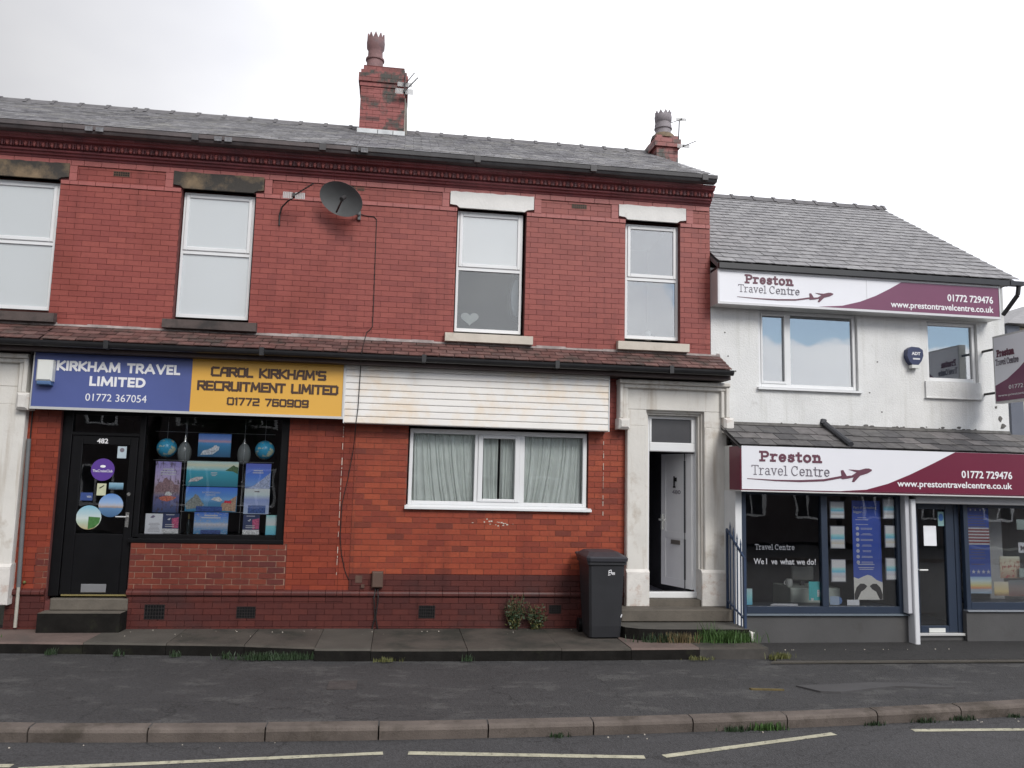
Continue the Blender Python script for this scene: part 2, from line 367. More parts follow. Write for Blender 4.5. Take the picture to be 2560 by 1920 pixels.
M['stone_wpatch'] = mat('flaking painted stone', (0.68, 0.655, 0.62), 0.75, 0.12, 4, 0.5, 30, dirt=((0.42, 0.27, 0.20), 0.7, 4.5, 0.55))
M['lintel_white'] = mat('white painted lintel', (0.74, 0.73, 0.71), 0.7, 0.06, 3, 0.4, 25, dirt=((0.42, 0.36, 0.28), 0.5, 3.2, 0.62))
M['lintel_soot'] = mat('sooty sandstone', (0.20, 0.145, 0.09), 0.85, 0.25, 3, 0.5, 30, dirt=((0.040, 0.038, 0.036), 0.95, 1.7, 0.40))
M['sill_soot'] = mat('sooty sandstone sill', (0.085, 0.065, 0.06), 0.85, 0.25, 4, 0.5, 30, dirt=((0.028, 0.026, 0.026), 0.8, 3, 0.46))
M['sill_cream'] = mat('cream painted sill', (0.56, 0.51, 0.44), 0.7, 0.1, 4, 0.3, 30, dirt=((0.35, 0.27, 0.2), 0.5, 5, 0.56))
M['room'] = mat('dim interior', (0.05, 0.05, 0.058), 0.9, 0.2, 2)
M['black'] = mat('black gloss paint', (0.006, 0.006, 0.007), 0.35, 0.2, 3, spec=.25)
M['navy'] = mat('navy shopfront paint', (0.022, 0.034, 0.060), 0.4, 0.12, 2)
M['greyriser'] = mat('grey painted render', (0.078, 0.077, 0.078), 0.8, 0.12, 1.5, 0.3, 50, dirt=((0.05, 0.045, 0.04), 0.5, 2.5, 0.6))
M['steel'] = mat('brushed metal', (0.55, 0.56, 0.58), 0.3, 0.05, 5, metal=0.8)
M['chrome'] = mat('chrome', (0.8, 0.8, 0.78), 0.2, 0.0, 5, metal=0.9)
M['brass'] = mat('brass', (0.6, 0.5, 0.22), 0.35, 0.1, 5, metal=0.8)
M['alu'] = mat('aluminium trim', (0.58, 0.58, 0.57), 0.45, 0.05, 3, metal=0.3)
M['blue_sign'] = mat('blue sign panel', (0.078, 0.105, 0.29), 0.4, 0.08, 1.2)
M['yellow_sign'] = mat('yellow sign panel', (0.72, 0.40, 0.070), 0.4, 0.04, 1.2)
M['brown_ink'] = mat('dark brown lettering', (0.06, 0.03, 0.02), 0.5, 0.05)
M['white_ink'] = mat('white lettering', (0.80, 0.80, 0.82), 0.5, 0.0)
M['white_sign'] = mat('white sign face', (0.78, 0.785, 0.83), 0.35, 0.02, 1)
M['plum'] = mat('faded plum sign face', (0.17, 0.045, 0.10), 0.35, 0.05, 1)
M['maroon'] = mat('maroon sign face', (0.145, 0.008, 0.034), 0.35, 0.05, 1)
M['plum_ink'] = mat('plum lettering', (0.12, 0.035, 0.06), 0.5, 0.0)
M['grey_ink'] = mat('grey lettering', (0.16, 0.14, 0.17), 0.5, 0.0)
M['silver_ink'] = mat('silver vinyl lettering', (0.62, 0.63, 0.66), 0.5, 0.0)
M['asphalt'] = tarmac('worn pavement asphalt', (0.033, 0.032, 0.033), (0.085, 0.083, 0.080), (0.10, 0.10, 0.095), 3, worn=.53)
M['road'] = tarmac('road asphalt', (0.040, 0.039, 0.041), (0.062, 0.061, 0.062), (0.09, 0.088, 0.085), 11, False, .6)
M['apron'] = tarmac('dark tarmac apron', (0.022, 0.021, 0.021), (0.038, 0.037, 0.035), (0.06, 0.06, 0.055), 7, False)
M['kerb'] = mat('kerb stone', (0.135, 0.113, 0.100), 0.9, 0.22, 3, 0.8, 60, dirt=((0.065, 0.055, 0.045), 0.75, 2.4, 0.52), spec=.2)
M['paint_line'] = mat('worn road paint', (0.44, 0.42, 0.32), 0.8, 0.22, 8, 0.6, 90, dirt=((0.10, 0.095, 0.085), 0.85, 22, 0.55), spec=.2)
M['flag'] = mat('worn paving stone', (0.062, 0.053, 0.044), 0.85, 0.3, 2.4, 0.5, 50, dirt=((0.022, 0.024, 0.018), 0.85, 1.6, 0.50))
M['flag_red'] = mat('pinkish flagstone', (0.125, 0.090, 0.078), 0.85, 0.25, 2.4, 0.5, 50, dirt=((0.09, 0.08, 0.07), 0.6, 3, 0.55))
M['flag_grey'] = mat('grey concrete slab', (0.072, 0.065, 0.055), 0.85, 0.2, 3, 0.4, 50)
M['face_dk'] = mat('dark face stone', (0.014, 0.013, 0.012), 0.95, 0.35, 4, 0.5, 50, dirt=((0.035, 0.038, 0.022), 0.5, 3, 0.58), spec=.1)  # darker stone for the upright faces of slabs and steps
M['step'] = mat('worn stone step', (0.115, 0.10, 0.082), 0.85, 0.2, 4, 0.5, 40, dirt=((0.07, 0.065, 0.055), 0.6, 3, 0.54))
M['bin'] = mat('dark grey bin plastic', (0.022, 0.023, 0.027), 0.5, 0.12, 3)
M['lid'] = mat('dark grey bin lid plastic', (0.036, 0.036, 0.044), 0.45, 0.12, 3)
M['railblue'] = mat('blue painted iron', (0.026, 0.046, 0.095), 0.45, 0.2, 8)
M['dish'] = mat('grey mesh dish', (0.085, 0.088, 0.09), 0.55, 0.15, 4)
M['dark_metal'] = mat('dark metal', (0.03, 0.028, 0.028), 0.5, 0.1)
M['rust'] = mat('rusty iron', (0.10, 0.055, 0.04), 0.8, 0.3, 12)
M['grey_pipe'] = mat('grey conduit', (0.13, 0.135, 0.14), 0.5, 0.1, 5)
M['pale_pipe'] = mat('pale pipe end', (0.40, 0.38, 0.33), 0.6, 0.15, 8)
M['pot'] = mat('buff chimney pot', (0.21, 0.115, 0.115), 0.7, 0.3, 6, 0.3, 40, dirt=((0.08, 0.075, 0.085), 0.7, 3, 0.52))
M['pot_grey'] = mat('grey chimney pot', (0.25, 0.225, 0.24), 0.7, 0.15, 6, 0.3, 40)
M['white_pl'] = mat('white plastic', (0.70, 0.71, 0.68), 0.4, 0.04)
M['blue_pl'] = mat('blue plastic', (0.08, 0.15, 0.30), 0.4, 0.05)
M['navy_pl'] = mat('navy enamel', (0.03, 0.04, 0.10), 0.4, 0.05)
M['cable'] = mat('black cable', (0.012, 0.012, 0.012), 0.6, 0.1)
M['rope'] = mat('dangling cord', (0.5, 0.47, 0.38), 0.8, 0.1)
M['leaf'] = mat('green leaf', (0.055, 0.115, 0.028), 0.55, 0.4, 25)
M['leaf_dk'] = mat('dark green leaf', (0.028, 0.052, 0.022), 0.55, 0.4, 25)
M['leaf_yel'] = mat('yellowing leaf', (0.12, 0.125, 0.04), 0.6, 0.3, 25)
M['straw'] = mat('dry grass', (0.15, 0.115, 0.055), 0.8, 0.3, 25)
M['cream_wall'] = mat('cream painted wall', (0.55, 0.50, 0.38), 0.8, 0.06, 2, 0.3, 40)
M['far_brick'] = mat('plain brick wall', (0.060, 0.048, 0.048), 0.8, 0.2, 3)
M['bark'] = mat('bark', (0.06, 0.045, 0.035), 0.9, 0.3, 12, 0.6, 20)
M['paper'] = mat('white paper', (0.85, 0.86, 0.9), 0.6, 0.04, 6)
M['g_up'] = glass('upstairs glass', 0.30, (0.9, 0.94, 0.95), 0.0, 0.25)
M['g_pale'] = glass('whitened upstairs glass', 0.20, (0.98, 0.99, 0.99), 0.15, 0.0, milk=.6)
M['g_blue'] = glass('mirroring upstairs glass', 0.36, (0.80, 0.85, 0.88), 0.0, 0.12)
M['g_shop'] = glass('shop glass', 0.06, (0.97, 0.98, 0.99), 0.0, 0.12)
M['g_net'] = glass('glass before net curtain', 0.05, (0.96, 0.98, 0.98), 0.0, 0.1)
M['blind'] = mat('white blind', (0.80, 0.85, 0.87), 0.7, 0.03)
M['net'] = mat('net curtain', (0.84, 0.86, 0.84), 0.9, 0.1, 3)

# ------------------------------------------------------------------ lettering
_capH = None
def textmesh(body):
    cu = bpy.data.curves.new('lettering', 'FONT'); cu.body = body; cu.size = 1.0; cu.extrude = 0.0; cu.resolution_u = 3
    return cu
def lettering(body, x0, x1, zb, cap, y, m, parent, bold=0.0, depth=0.003, mapf=None, name='lettering'):
    """a line of text x0..x1 wide, its capitals cap high, standing on z = zb; mapf turns (x, z) into a point"""
    global _capH
    cu = textmesh(body); cu.offset = bold; cu.extrude = 0.01
    tmp = bpy.data.objects.new('tmp', cu)
    me = bpy.data.meshes.new_from_object(tmp)
    if _capH is None:
        c2 = textmesh('H'); t2 = bpy.data.objects.new('tmp', c2); m2 = bpy.data.meshes.new_from_object(t2)
        _capH = max(v.co.y for v in m2.vertices)
        bpy.data.objects.remove(t2); bpy.data.curves.remove(c2); bpy.data.meshes.remove(m2)
    xs = [v.co.x for v in me.vertices]
    a, b = min(xs), max(xs)
    sx = (x1 - x0) / (b - a); sz = cap / _capH
    for v in me.vertices:
        X = x0 + (v.co.x - a) * sx; Z = zb + v.co.y * sz; d = depth * (0.5 + v.co.z * 50)
        v.co = Vector(mapf(X, Z, d)) if mapf else Vector((X, y - d, Z))
    bpy.data.objects.remove(tmp); bpy.data.curves.remove(cu)
    me.materials.clear(); me.materials.append(m)
    cs = [v.co.copy() for v in me.vertices]
    o = Vector((sum(c.x for c in cs) / len(cs), sum(c.y for c in cs) / len(cs), min(c.z for c in cs)))
    for v in me.vertices: v.co -= o
    me.name = name
    return place(name, me, o, parent)
def arc(cx, cy, rx, ry, a0, a1, n=12):
    return [(cx + rx * math.cos(R(a0 + (a1 - a0) * i / n)), cy + ry * math.sin(R(a0 + (a1 - a0) * i / n))) for i in range(n + 1)]
SLAB = {
 'P': (0.86, [[(.2, 0), (.2, 1)], [(.2, 1), (.5, 1)] + arc(.5, .74, .24, .26, 90, -90, 8)[1:] + [(.2, .48)], [(.04, 0), (.40, 0)], [(.04, 1), (.2, 1)]]),
 'r': (0.60, [[(.18, 0), (.18, .7)], [(.03, 0), (.38, 0)], [(.03, .7), (.18, .7)], [(.18, .42), (.26, .60), (.40, .69), (.54, .66)]]),
 'e': (0.74, [[(.12, .36), (.62, .36)] + arc(.37, .35, .25, .35, 0, 318, 14)]),
 's': (0.64, [[(.52, .56), (.48, .66), (.30, .70), (.14, .62), (.13, .48), (.30, .38), (.47, .28), (.52, .14), (.40, .02), (.26, 0), (.12, .06), (.09, .16)]]),
 't': (0.52, [[(.22, .95), (.22, .14), (.30, .02), (.46, .04)], [(.04, .7), (.44, .7)]]),
 'o': (0.78, [arc(.38, .35, .27, .35, 0, 360, 16)]),
 'n': (0.84, [[(.18, 0), (.18, .7)], [(.04, 0), (.33, 0)], [(.04, .7), (.18, .7)], [(.18, .5), (.28, .64), (.42, .70), (.55, .62), (.60, .45), (.60, 0)], [(.46, 0), (.75, 0)]]),
 'T': (0.80, [[(.05, .86), (.05, 1), (.75, 1), (.75, .86)], [(.4, 1), (.4, 0)], [(.26, 0), (.54, 0)]]),
 'a': (0.70, [[(.12, .60), (.28, .70), (.44, .66), (.50, .52), (.50, .06), (.62, 0)], arc(.30, .20, .20, .20, 0, 360, 10)]),
 'v': (0.66, [[(.10, .7), (.33, 0), (.56, .7)], [(.02, .7), (.20, .7)], [(.46, .7), (.64, .7)]]),
 'l': (0.38, [[(.03, 1), (.18, 1), (.18, 0)], [(.03, 0), (.33, 0)]]),
 'C': (0.86, [arc(.44, .5, .37, .5, 48, 312, 14), [(.70, .68), (.70, .96)]]),
 ' ': (0.36, []),
}
ANG = {
 'C': (.60, [[(.6, 1), (.10, 1), (0, .88), (0, .12), (.10, 0), (.6, 0)]]), 'A': (.66, [[(0, 0), (.12, .8), (.25, 1), (.66, 1), (.66, 0)], [(.06, .40), (.66, .40)]]),
 'R': (.60, [[(0, 0), (0, 1), (.52, 1), (.6, .9), (.6, .55), (.5, .47), (0, .47)], [(.28, .47), (.62, 0)]]), 'O': (.62, [[(.1, 1), (.52, 1), (.62, .88), (.62, .12), (.52, 0), (.1, 0), (0, .12), (0, .88), (.1, 1)]]),
 'L': (.50, [[(0, 1), (0, .1), (.06, 0), (.5, 0)]]), 'K': (.60, [[(0, 0), (0, 1)], [(.58, 1), (.06, .5), (.62, 0)]]), 'I': (.04, [[(.02, 0), (.02, 1)]]), 'H': (.62, [[(0, 0), (0, 1)], [(.62, 0), (.62, 1)], [(0, .5), (.62, .5)]]),
 'M': (.80, [[(0, 0), (.08, 1), (.4, .25), (.72, 1), (.80, 0)]]), "'": (.04, [[(.02, .72), (.02, 1)]]), 'S': (.60, [[(.6, 1), (.06, 1), (0, .92), (0, .56), (.06, .5), (.54, .5), (.6, .42), (.6, .06), (.54, 0), (0, 0)]]),
 'E': (.54, [[(.54, 1), (0, 1), (0, 0), (.54, 0)], [(0, .5), (.48, .5)]]), 'U': (.62, [[(0, 1), (0, .12), (.1, 0), (.52, 0), (.62, .12), (.62, 1)]]), 'T': (.60, [[(0, 1), (.6, 1)], [(.3, 1), (.3, 0)]]),
 'N': (.64, [[(0, 0), (0, 1), (.64, 0), (.64, 1)]]), 'D': (.62, [[(0, 0), (0, 1), (.50, 1), (.62, .86), (.62, .14), (.50, 0), (0, 0)]]),
 '1': (.14, [[(0, .92), (.12, 1), (.12, 0)]]), '7': (.56, [[(0, 1), (.56, 1), (.22, 0)]]), '2': (.58, [[(0, 1), (.52, 1), (.58, .92), (.58, .56), (.5, .5), (.06, .46), (0, .4), (0, 0), (.58, 0)]]),
 '6': (.58, [[(.56, 1), (.06, 1), (0, .9), (0, .08), (.06, 0), (.52, 0), (.58, .08), (.58, .5), (.52, .56), (0, .56)]]), ' ': (.30, []),
}
ANG['0'] = ANG['O']; ANG['9'] = (.58, [[(.02, 0), (.52, 0), (.58, .1), (.58, .92), (.52, 1), (.06, 1), (0, .92), (0, .5), (.06, .44), (.58, .44)]])
def strokes(body, font, x0, x1, zb, cap, th, y, m, parent, gap=0.0, mapf=None, name='lettering'):
    """letters drawn as bars, each bar a hair prouder than the last so that none share a plane"""
    x = 0.0; segs = []
    for ch in body:
        adv, pls = font[ch]
        for pl in pls:
            for a, b in zip(pl, pl[1:]):
                segs.append((x + a[0], a[1], x + b[0], b[1]))
        x += adv + gap
    lo = min(min(s[0], s[2]) for s in segs); hi = max(max(s[0], s[2]) for s in segs)
    sx = (x1 - x0 - th) / (hi - lo); mb = MB()
    for i, (a, za, b, zb2) in enumerate(segs):
        p = Vector((x0 + th / 2 + (a - lo) * sx, zb + th / 2 + za * (cap - th))); q = Vector((x0 + th / 2 + (b - lo) * sx, zb + th / 2 + zb2 * (cap - th)))
        d = (q - p)
        if d.length < 1e-5: continue
        d.normalize(); n = Vector((-d.y, d.x)) * th / 2; e = d * th / 2
        c = [p - e - n, q + e - n, q + e + n, p - e + n]
        dep = 0.003 + 0.00006 * i
        if mapf:
            vs = [mapf(k.x, k.y, dep) for k in c] + [mapf(k.x, k.y, 0.0005) for k in c]
        else:
            vs = [(k.x, y - dep, k.y) for k in c] + [(k.x, y - 0.0005, k.y) for k in c]
        mb.add(vs, [(0, 1, 2, 3), (0, 4, 5, 1), (1, 5, 6, 2), (2, 6, 7, 3), (3, 7, 4, 0)])
    return mb.build(name, m, parent)

# ------------------------------------------------------------------ walls with openings, bricks
def inside(x, z, holes):
    return any(h[0] < x < h[1] and h[2] < z < h[3] for h in holes)
def wallslab(name, x0, x1, z0, z1, y0, y1, holes, m, parent):
    xs = sorted({x0, x1} | {min(max(h[i], x0), x1) for h in holes for i in (0, 1)})
    zs = sorted({z0, z1} | {min(max(h[i], z0), z1) for h in holes for i in (2, 3)})
    mb = MB()
    for a, b in zip(xs, xs[1:]):
        run = None
        for c, d in zip(zs, zs[1:]):
            if inside((a + b) / 2, (c + d) / 2, holes):
                if run: mb.box(a, b, y0, y1, run[0], run[1]); run = None
            else:
                run = (run[0], d) if run else (c, d)
        if run: mb.box(a, b, y0, y1, run[0], run[1])
    return mb.build(name, m, parent)
def courses(x0, x1, z0, z1, holes, key, out, gap=0.005, soft=(False, False)):
    k = math.floor(z0 / BC + 1e-6)
    while k * BC < z1 - 1e-4:
        ra, rb = max(z0, k * BC), min(z1, (k + 1) * BC)
        cuts = sorted({ra, rb} | {h[i] for h in holes for i in (2, 3) if ra < h[i] < rb and h[1] > x0 and h[0] < x1})
        for za, zb in zip(cuts, cuts[1:]):
            if zb - za < 0.014: continue
            zm = (za + zb) / 2
            hs = sorted((max(h[0], x0), min(h[1], x1)) for h in holes if h[2] < zm < h[3] and h[1] > x0 and h[0] < x1)
            runs = []; x = x0
            for a, b in hs:
                if a > x: runs.append((x, a))
                x = max(x, b)
            if x < x1: runs.append((x, x1))
            off = 0.5 * (k % 2)
            for a, b in runs:
                j = math.floor(a / BL + off + 1e-6) - (1 if a == x0 and soft[0] else 0)
                while (j - off) * BL < b - 1e-4 + (.2 * BL if b == x1 and soft[1] else 0):
                    xa, xb = (j - off) * BL, (j + 1 - off) * BL
                    cxm = (xa + xb) / 2
                    if a == x0 and soft[0] and xa < a:
                        if cxm < a: j += 1; continue
                    else: xa = max(a, xa)
                    if b == x1 and soft[1] and xb > b:
                        if cxm >= b: break
                    else: xb = min(b, xb)
                    if xb - xa > 0.02:
                        out.append((xa + gap / 2, xb - gap / 2, za + gap / 2, zb - gap / 2, key))
                    j += 1
        k += 1
BRMESH = {}
def laybricks(lst, house, wall, yf=-0.006, yb=0.012):
    lst = sorted(lst, key=lambda b: -((b[1] - b[0]) * (b[3] - b[2])) / (((b[0] + b[1]) / 2) ** 2 + CAM_Y ** 2 + ((b[2] + b[3]) / 2 - CAM_Z) ** 2))
    keys = ['brick_up', 'brick_lo', 'brick_rep', 'brick_pl', 'brick_relay']
    for (a, b, c, d, k) in lst[:296]:
        w, h = round(b - a, 3), round(d - c, 3)
        me = BRMESH.get((w, h, k))
        if me is None:
            me = bpy.data.meshes.new('brick')
            me.from_pydata([(-w / 2, 0, 0), (w / 2, 0, 0), (w / 2, 0, h), (-w / 2, 0, h), (-w / 2, yb - yf, 0), (w / 2, yb - yf, 0), (w / 2, yb - yf, h), (-w / 2, yb - yf, h)],
                           [], [(0, 1, 2, 3), (0, 4, 5, 1), (1, 5, 6, 2), (2, 6, 7, 3), (3, 7, 4, 0)])
            me.materials.append(M[k]); BRMESH[(w, h, k)] = me
        place('brick', me, ((a + b) / 2, yf + random.uniform(-.0015, .0015) - (0.018 if k == 'brick_pl' else 0), c), wall)
    mb = MB()
    for (a, b, c, d, k) in lst[296:]:
        y = yf + random.uniform(-.0015, .0015) - (0.018 if k == 'brick_pl' else 0)
        mb.add([(a, y, c), (b, y, c), (b, y, d), (a, y, d), (a, yb, c), (b, yb, c), (b, yb, d), (a, yb, d)],
               [(0, 1, 2, 3), (0, 4, 5, 1), (1, 5, 6, 2), (2, 6, 7, 3), (3, 7, 4, 0)], keys.index(k))
    if mb.v:
        tag(mb.build('brickwork', [M[k] for k in keys], house), kind='stuff')

# ================================================================== THE SETTING: ground
def kerby(x):
    t = max(-8.0, min(8.0, x - 0.6))
    y = -3.86 + 0.0098 * t * t
    if abs(x - 0.6) > 8: y += (abs(x - 0.6) - 8) * 0.03
    return y
def sheet(name, xs, ynear, yfar, znear, zfar, m, ny=6, th=None):
    mb = MB(); n = ny + 1
    for x in xs:
        a, b = ynear(x), yfar(x)
        for j in range(n):
            t = j / ny; mb.v.append((x, a + (b - a) * t, znear + (zfar - znear) * t))
    for i in range(len(xs) - 1):
        for j in range(ny):
            mb.f.append((i * n + j, (i + 1) * n + j, (i + 1) * n + j + 1, i * n + j + 1)); mb.m.append(0)
    return tag(mb.build(name, m), kind='structure')
XS = [-60, -30, -15] + [-10 + i * 0.5 for i in range(41)] + [14, 25, 60]
tag(MB().box(-400, 400, -400, 400, -0.6, -0.3).build('ground', mat('far ground', (0.07, 0.075, 0.06), 0.9)), kind='structure')
sheet('pavement', XS, kerby, lambda x: 0.9, -0.05, 0.02, M['asphalt'])
sheet('road', XS, lambda x: -14.0, kerby, -0.17, -0.17, M['road'])
far_side = MB().box(-60, 60, -18.4, -14.1, -0.3, -0.05).build('far_pavement', M['asphalt']); tag(far_side, kind='structure')
kb = tag(MB().box(-60, 60, -14.1, -14.0, -0.3, -0.04).build('far_kerb', M['kerb']), kind='structure')
# near kerb: one stone after another along the gentle curve
kerb = place('kerb', None, (0, -3.8, -0.17)); kerb['kind'] = 'structure'
kx = -3.16 - 1.02 * 8
random.seed(3)
KJ = [-3.16, -2.13, -1.10, -0.08, 0.94, 1.96, 2.97, 3.98, 5.01, 6.03, 7.05]
KJ = [KJ[0] - 1.02 * i for i in range(8, 0, -1)] + KJ + [KJ[-1] + 1.02 * i for i in range(1, 8)]
for a, b in zip(KJ, KJ[1:]):
    a2, b2 = a + 0.007, b - 0.007
    ya, yb_ = kerby(a2), kerby(b2)
    mb = MB(); dz = random.uniform(-.003, .004)
    prof = [(-0.0, -0.175), (-0.012, -0.085), (0.0, -0.062), (0.022, -0.047), (0.145, -0.043), (0.145, -0.175)]
    vs = []
    for (xx, yy) in ((a2, ya), ((a2 + b2) / 2, (kerby((a2 + b2) / 2))), (b2, yb_)):
        vs += [(xx, yy - 0.02 + p[0], p[1] + dz) for p in prof]
    n = len(prof); fs = []
    for s_ in (0, 1):
        for i in range(n):
            j = (i + 1) % n; fs.append((s_ * n + i, s_ * n + j, (s_ + 1) * n + j, (s_ + 1) * n + i))
    fs += [tuple(range(n)), tuple(range(3 * n - 1, 2 * n - 1, -1))]
    mb.add(vs, fs).build('kerb_stone', M['kerb'], kerb)
# road paint: broken parking-bay line
def roadline(pts, w, label):
    mb = MB()
    (x0, y0), (x1, y1) = pts
    d = Vector((x1 - x0, y1 - y0)).normalized(); n = Vector((-d.y, d.x)) * w / 2
    N = 14; rnd = random.Random(5)
    for i in range(N):
        a, b = i / N, (i + 1) / N
        j1, j2 = rnd.uniform(.92, 1.06), rnd.uniform(.92, 1.06)
        p = Vector((x0 + (x1 - x0) * a, y0 + (y1 - y0) * a)); q = Vector((x0 + (x1 - x0) * b, y0 + (y1 - y0) * b))
        if i == 0: n0 = n * j1
        n1 = n * j2
        mb.add([(p.x - n0.x, p.y - n0.y, -.166), (q.x - n1.x, q.y - n1.y, -.166), (q.x + n1.x, q.y + n1.y, -.166), (p.x + n0.x, p.y + n0.y, -.166)], [(0, 1, 2, 3)])
        n0 = n1
    o = mb.build('road_marking', M['paint_line']); tag(o, kind='structure'); return o
roadline([(-2.95, -4.42), (-0.03, -4.24)], 0.075, '')
roadline([(0.19, -4.25), (2.27, -4.50)], 0.085, '')
roadline([(2.45, -4.49), (4.37, -3.97)], 0.080, '')
roadline([(5.25, -3.92), (6.62, -3.97)], 0.080, '')
roadline([(6.70, -3.97), (8.6, -4.05)], 0.080, '')
roadline([(-5.2, -4.18), (-3.02, -4.34)], 0.075, '')
# pavement patches, iron cover, apron before the white shop
tag(MB().plan([(4.95, -1.60), (5.0, -0.3), (13, -0.3), (13, -1.66)], -0.01, 0.012).build('tarmac_apron', M['apron']), kind='structure')
tag(MB().plan([(4.82, -1.69), (4.9, -1.60), (8.4, -1.64), (13, -1.68), (13, -1.75), (8.4, -1.72)], -0.01, 0.008).build('concrete_edging_strip', M['flag_grey']), kind='structure')
pm = mat('lighter patched asphalt', (0.066, 0.064, 0.066), 0.85, 0.12, 2)
mbp = MB()
pts = [(4.62, -2.72), (5.1, -2.68), (5.6, -2.62), (6.1, -2.66), (6.5, -2.88), (6.2, -2.86), (5.8, -2.80), (5.4, -2.90), (5.0, -3.02), (4.78, -2.98)]
mbp.plan(pts, -0.045, -0.018)
tag(mbp.build('asphalt_patch', pm), kind='structure')
tag(MB().plan([(4.02, -2.80), (4.40, -2.86), (4.40, -2.88), (4.03, -2.84)], -.04, -.0185).build('yellow_paint_mark', mat('worn yellow paint', (.12, .09, .035), .8, .3, 30)), kind='structure')
tag(MB().box(-.66, -.35, -2.63, -2.28, -0.04, -0.0195).build('cover_plate', mat('rusted cover', (0.058, 0.05, 0.048), 0.8, 0.3, 9, 0.8, 60)), 'small square iron cover plate set into the pavement asphalt', 'cover plate')

# ================================================================== raised terrace strip
terr = place('terrace_kerb', None, (0, -0.6, 0)); terr['kind'] = 'structure'
def tfront(x):
    P = [(-12, -0.80), (-4.7, -0.83), (-3.66, -0.91), (-1.85, -1.08), (-0.93, -1.26), (-0.92, -1.36), (0.6, -1.40), (2.1, -1.42), (4.9, -1.40), (6, -1.40)]
    for (a, ya), (b, yb_) in zip(P, P[1:]):
        if a <= x <= b: return ya + (yb_ - ya) * (x - a) / (b - a)
    return -1.4
TB = [(-9.0, 'flag'), (-6.9, 'flag'), (-5.3, 'flag_red'), (-3.75, 'flag_grey'), (-2.75, 'flag'), (-1.8, 'flag'), (-.925, 'flag_grey'), (-.24, 'flag'), (.95, 'flag'), (2.15, 'flag'), (3.06, 'flag_red'), (3.98, 'flag'), (4.93, None)]
for (a, k), (b, _) in zip(TB, TB[1:]):
    a2, b2 = a + .003, b - .003
    dz = random.uniform(-.006, .004)
    n = 4; xs = [a2 + (b2 - a2) * i / n for i in range(n + 1)]
    mb = MB(); vs = []
    for x in xs:
        fy = tfront(min(max(x, a + .004), b - .008))
        vs += [(x, fy, -.02), (x, fy, .108 + dz), (x, fy + .022, .13 + dz), (x, .02, .13 + dz)]
    for i in range(n):
        p, q = i * 4, i * 4 + 4
        mb.add([], []) if False else None
    mb.v = vs
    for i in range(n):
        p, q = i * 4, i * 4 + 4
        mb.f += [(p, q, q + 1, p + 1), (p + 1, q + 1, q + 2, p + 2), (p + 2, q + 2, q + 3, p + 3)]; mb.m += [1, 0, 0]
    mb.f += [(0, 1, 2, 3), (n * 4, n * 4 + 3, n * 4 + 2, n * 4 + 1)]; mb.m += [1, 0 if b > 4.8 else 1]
    mb.build('terrace_slab', [M[k], M['face_dk'] if b < 4.8 else mat('half dark face stone', (0.06, 0.055, 0.05), .85, .5, 2.5)], terr)  # upright faces take the darker stone

# ================================================================== RED TERRACE (three houses)
XL, X1, X2, X3 = -9.5, -4.75, -0.775, 4.715
nb = thing('terrace_house', 'red brick end of terrace house at far left with sooty lintel and white door surround', 'house', ((XL + X1) / 2, 0, 0), 'red brick terrace houses')
sh = thing('terrace_house', 'red brick terrace building with black shopfront under a blue and yellow sign', 'house', ((X1 + X2) / 2, 0, 0), 'red brick terrace houses')
hs = thing('terrace_house', 'red brick terrace house with white lintels, net curtained window and open white door', 'house', ((X2 + X3) / 2, 0, 0), 'red brick terrace houses')
ZT = 6.60
WZ0, WZ1 = 4.38, 6.30
H_nb = [(-5.95, -4.88, WZ0, WZ1), (-8.7, -7.6, WZ0, WZ1), (-6.35, -5.07, 0.10, 3.80)]
H_sh = [(-3.24, -2.205, WZ0, WZ1), (-4.585, -3.56, 0.50, 3.10), (-3.56, -1.545, 1.30, 3.10)]
H_hs = [(0.73, 1.79, WZ0, WZ1), (3.345, 4.225, WZ0, WZ1), (0.135, 2.80, 1.84, 3.0), (3.45, 4.70, 0.10, 3.72)]
Z_RET = 3.95
panels = []
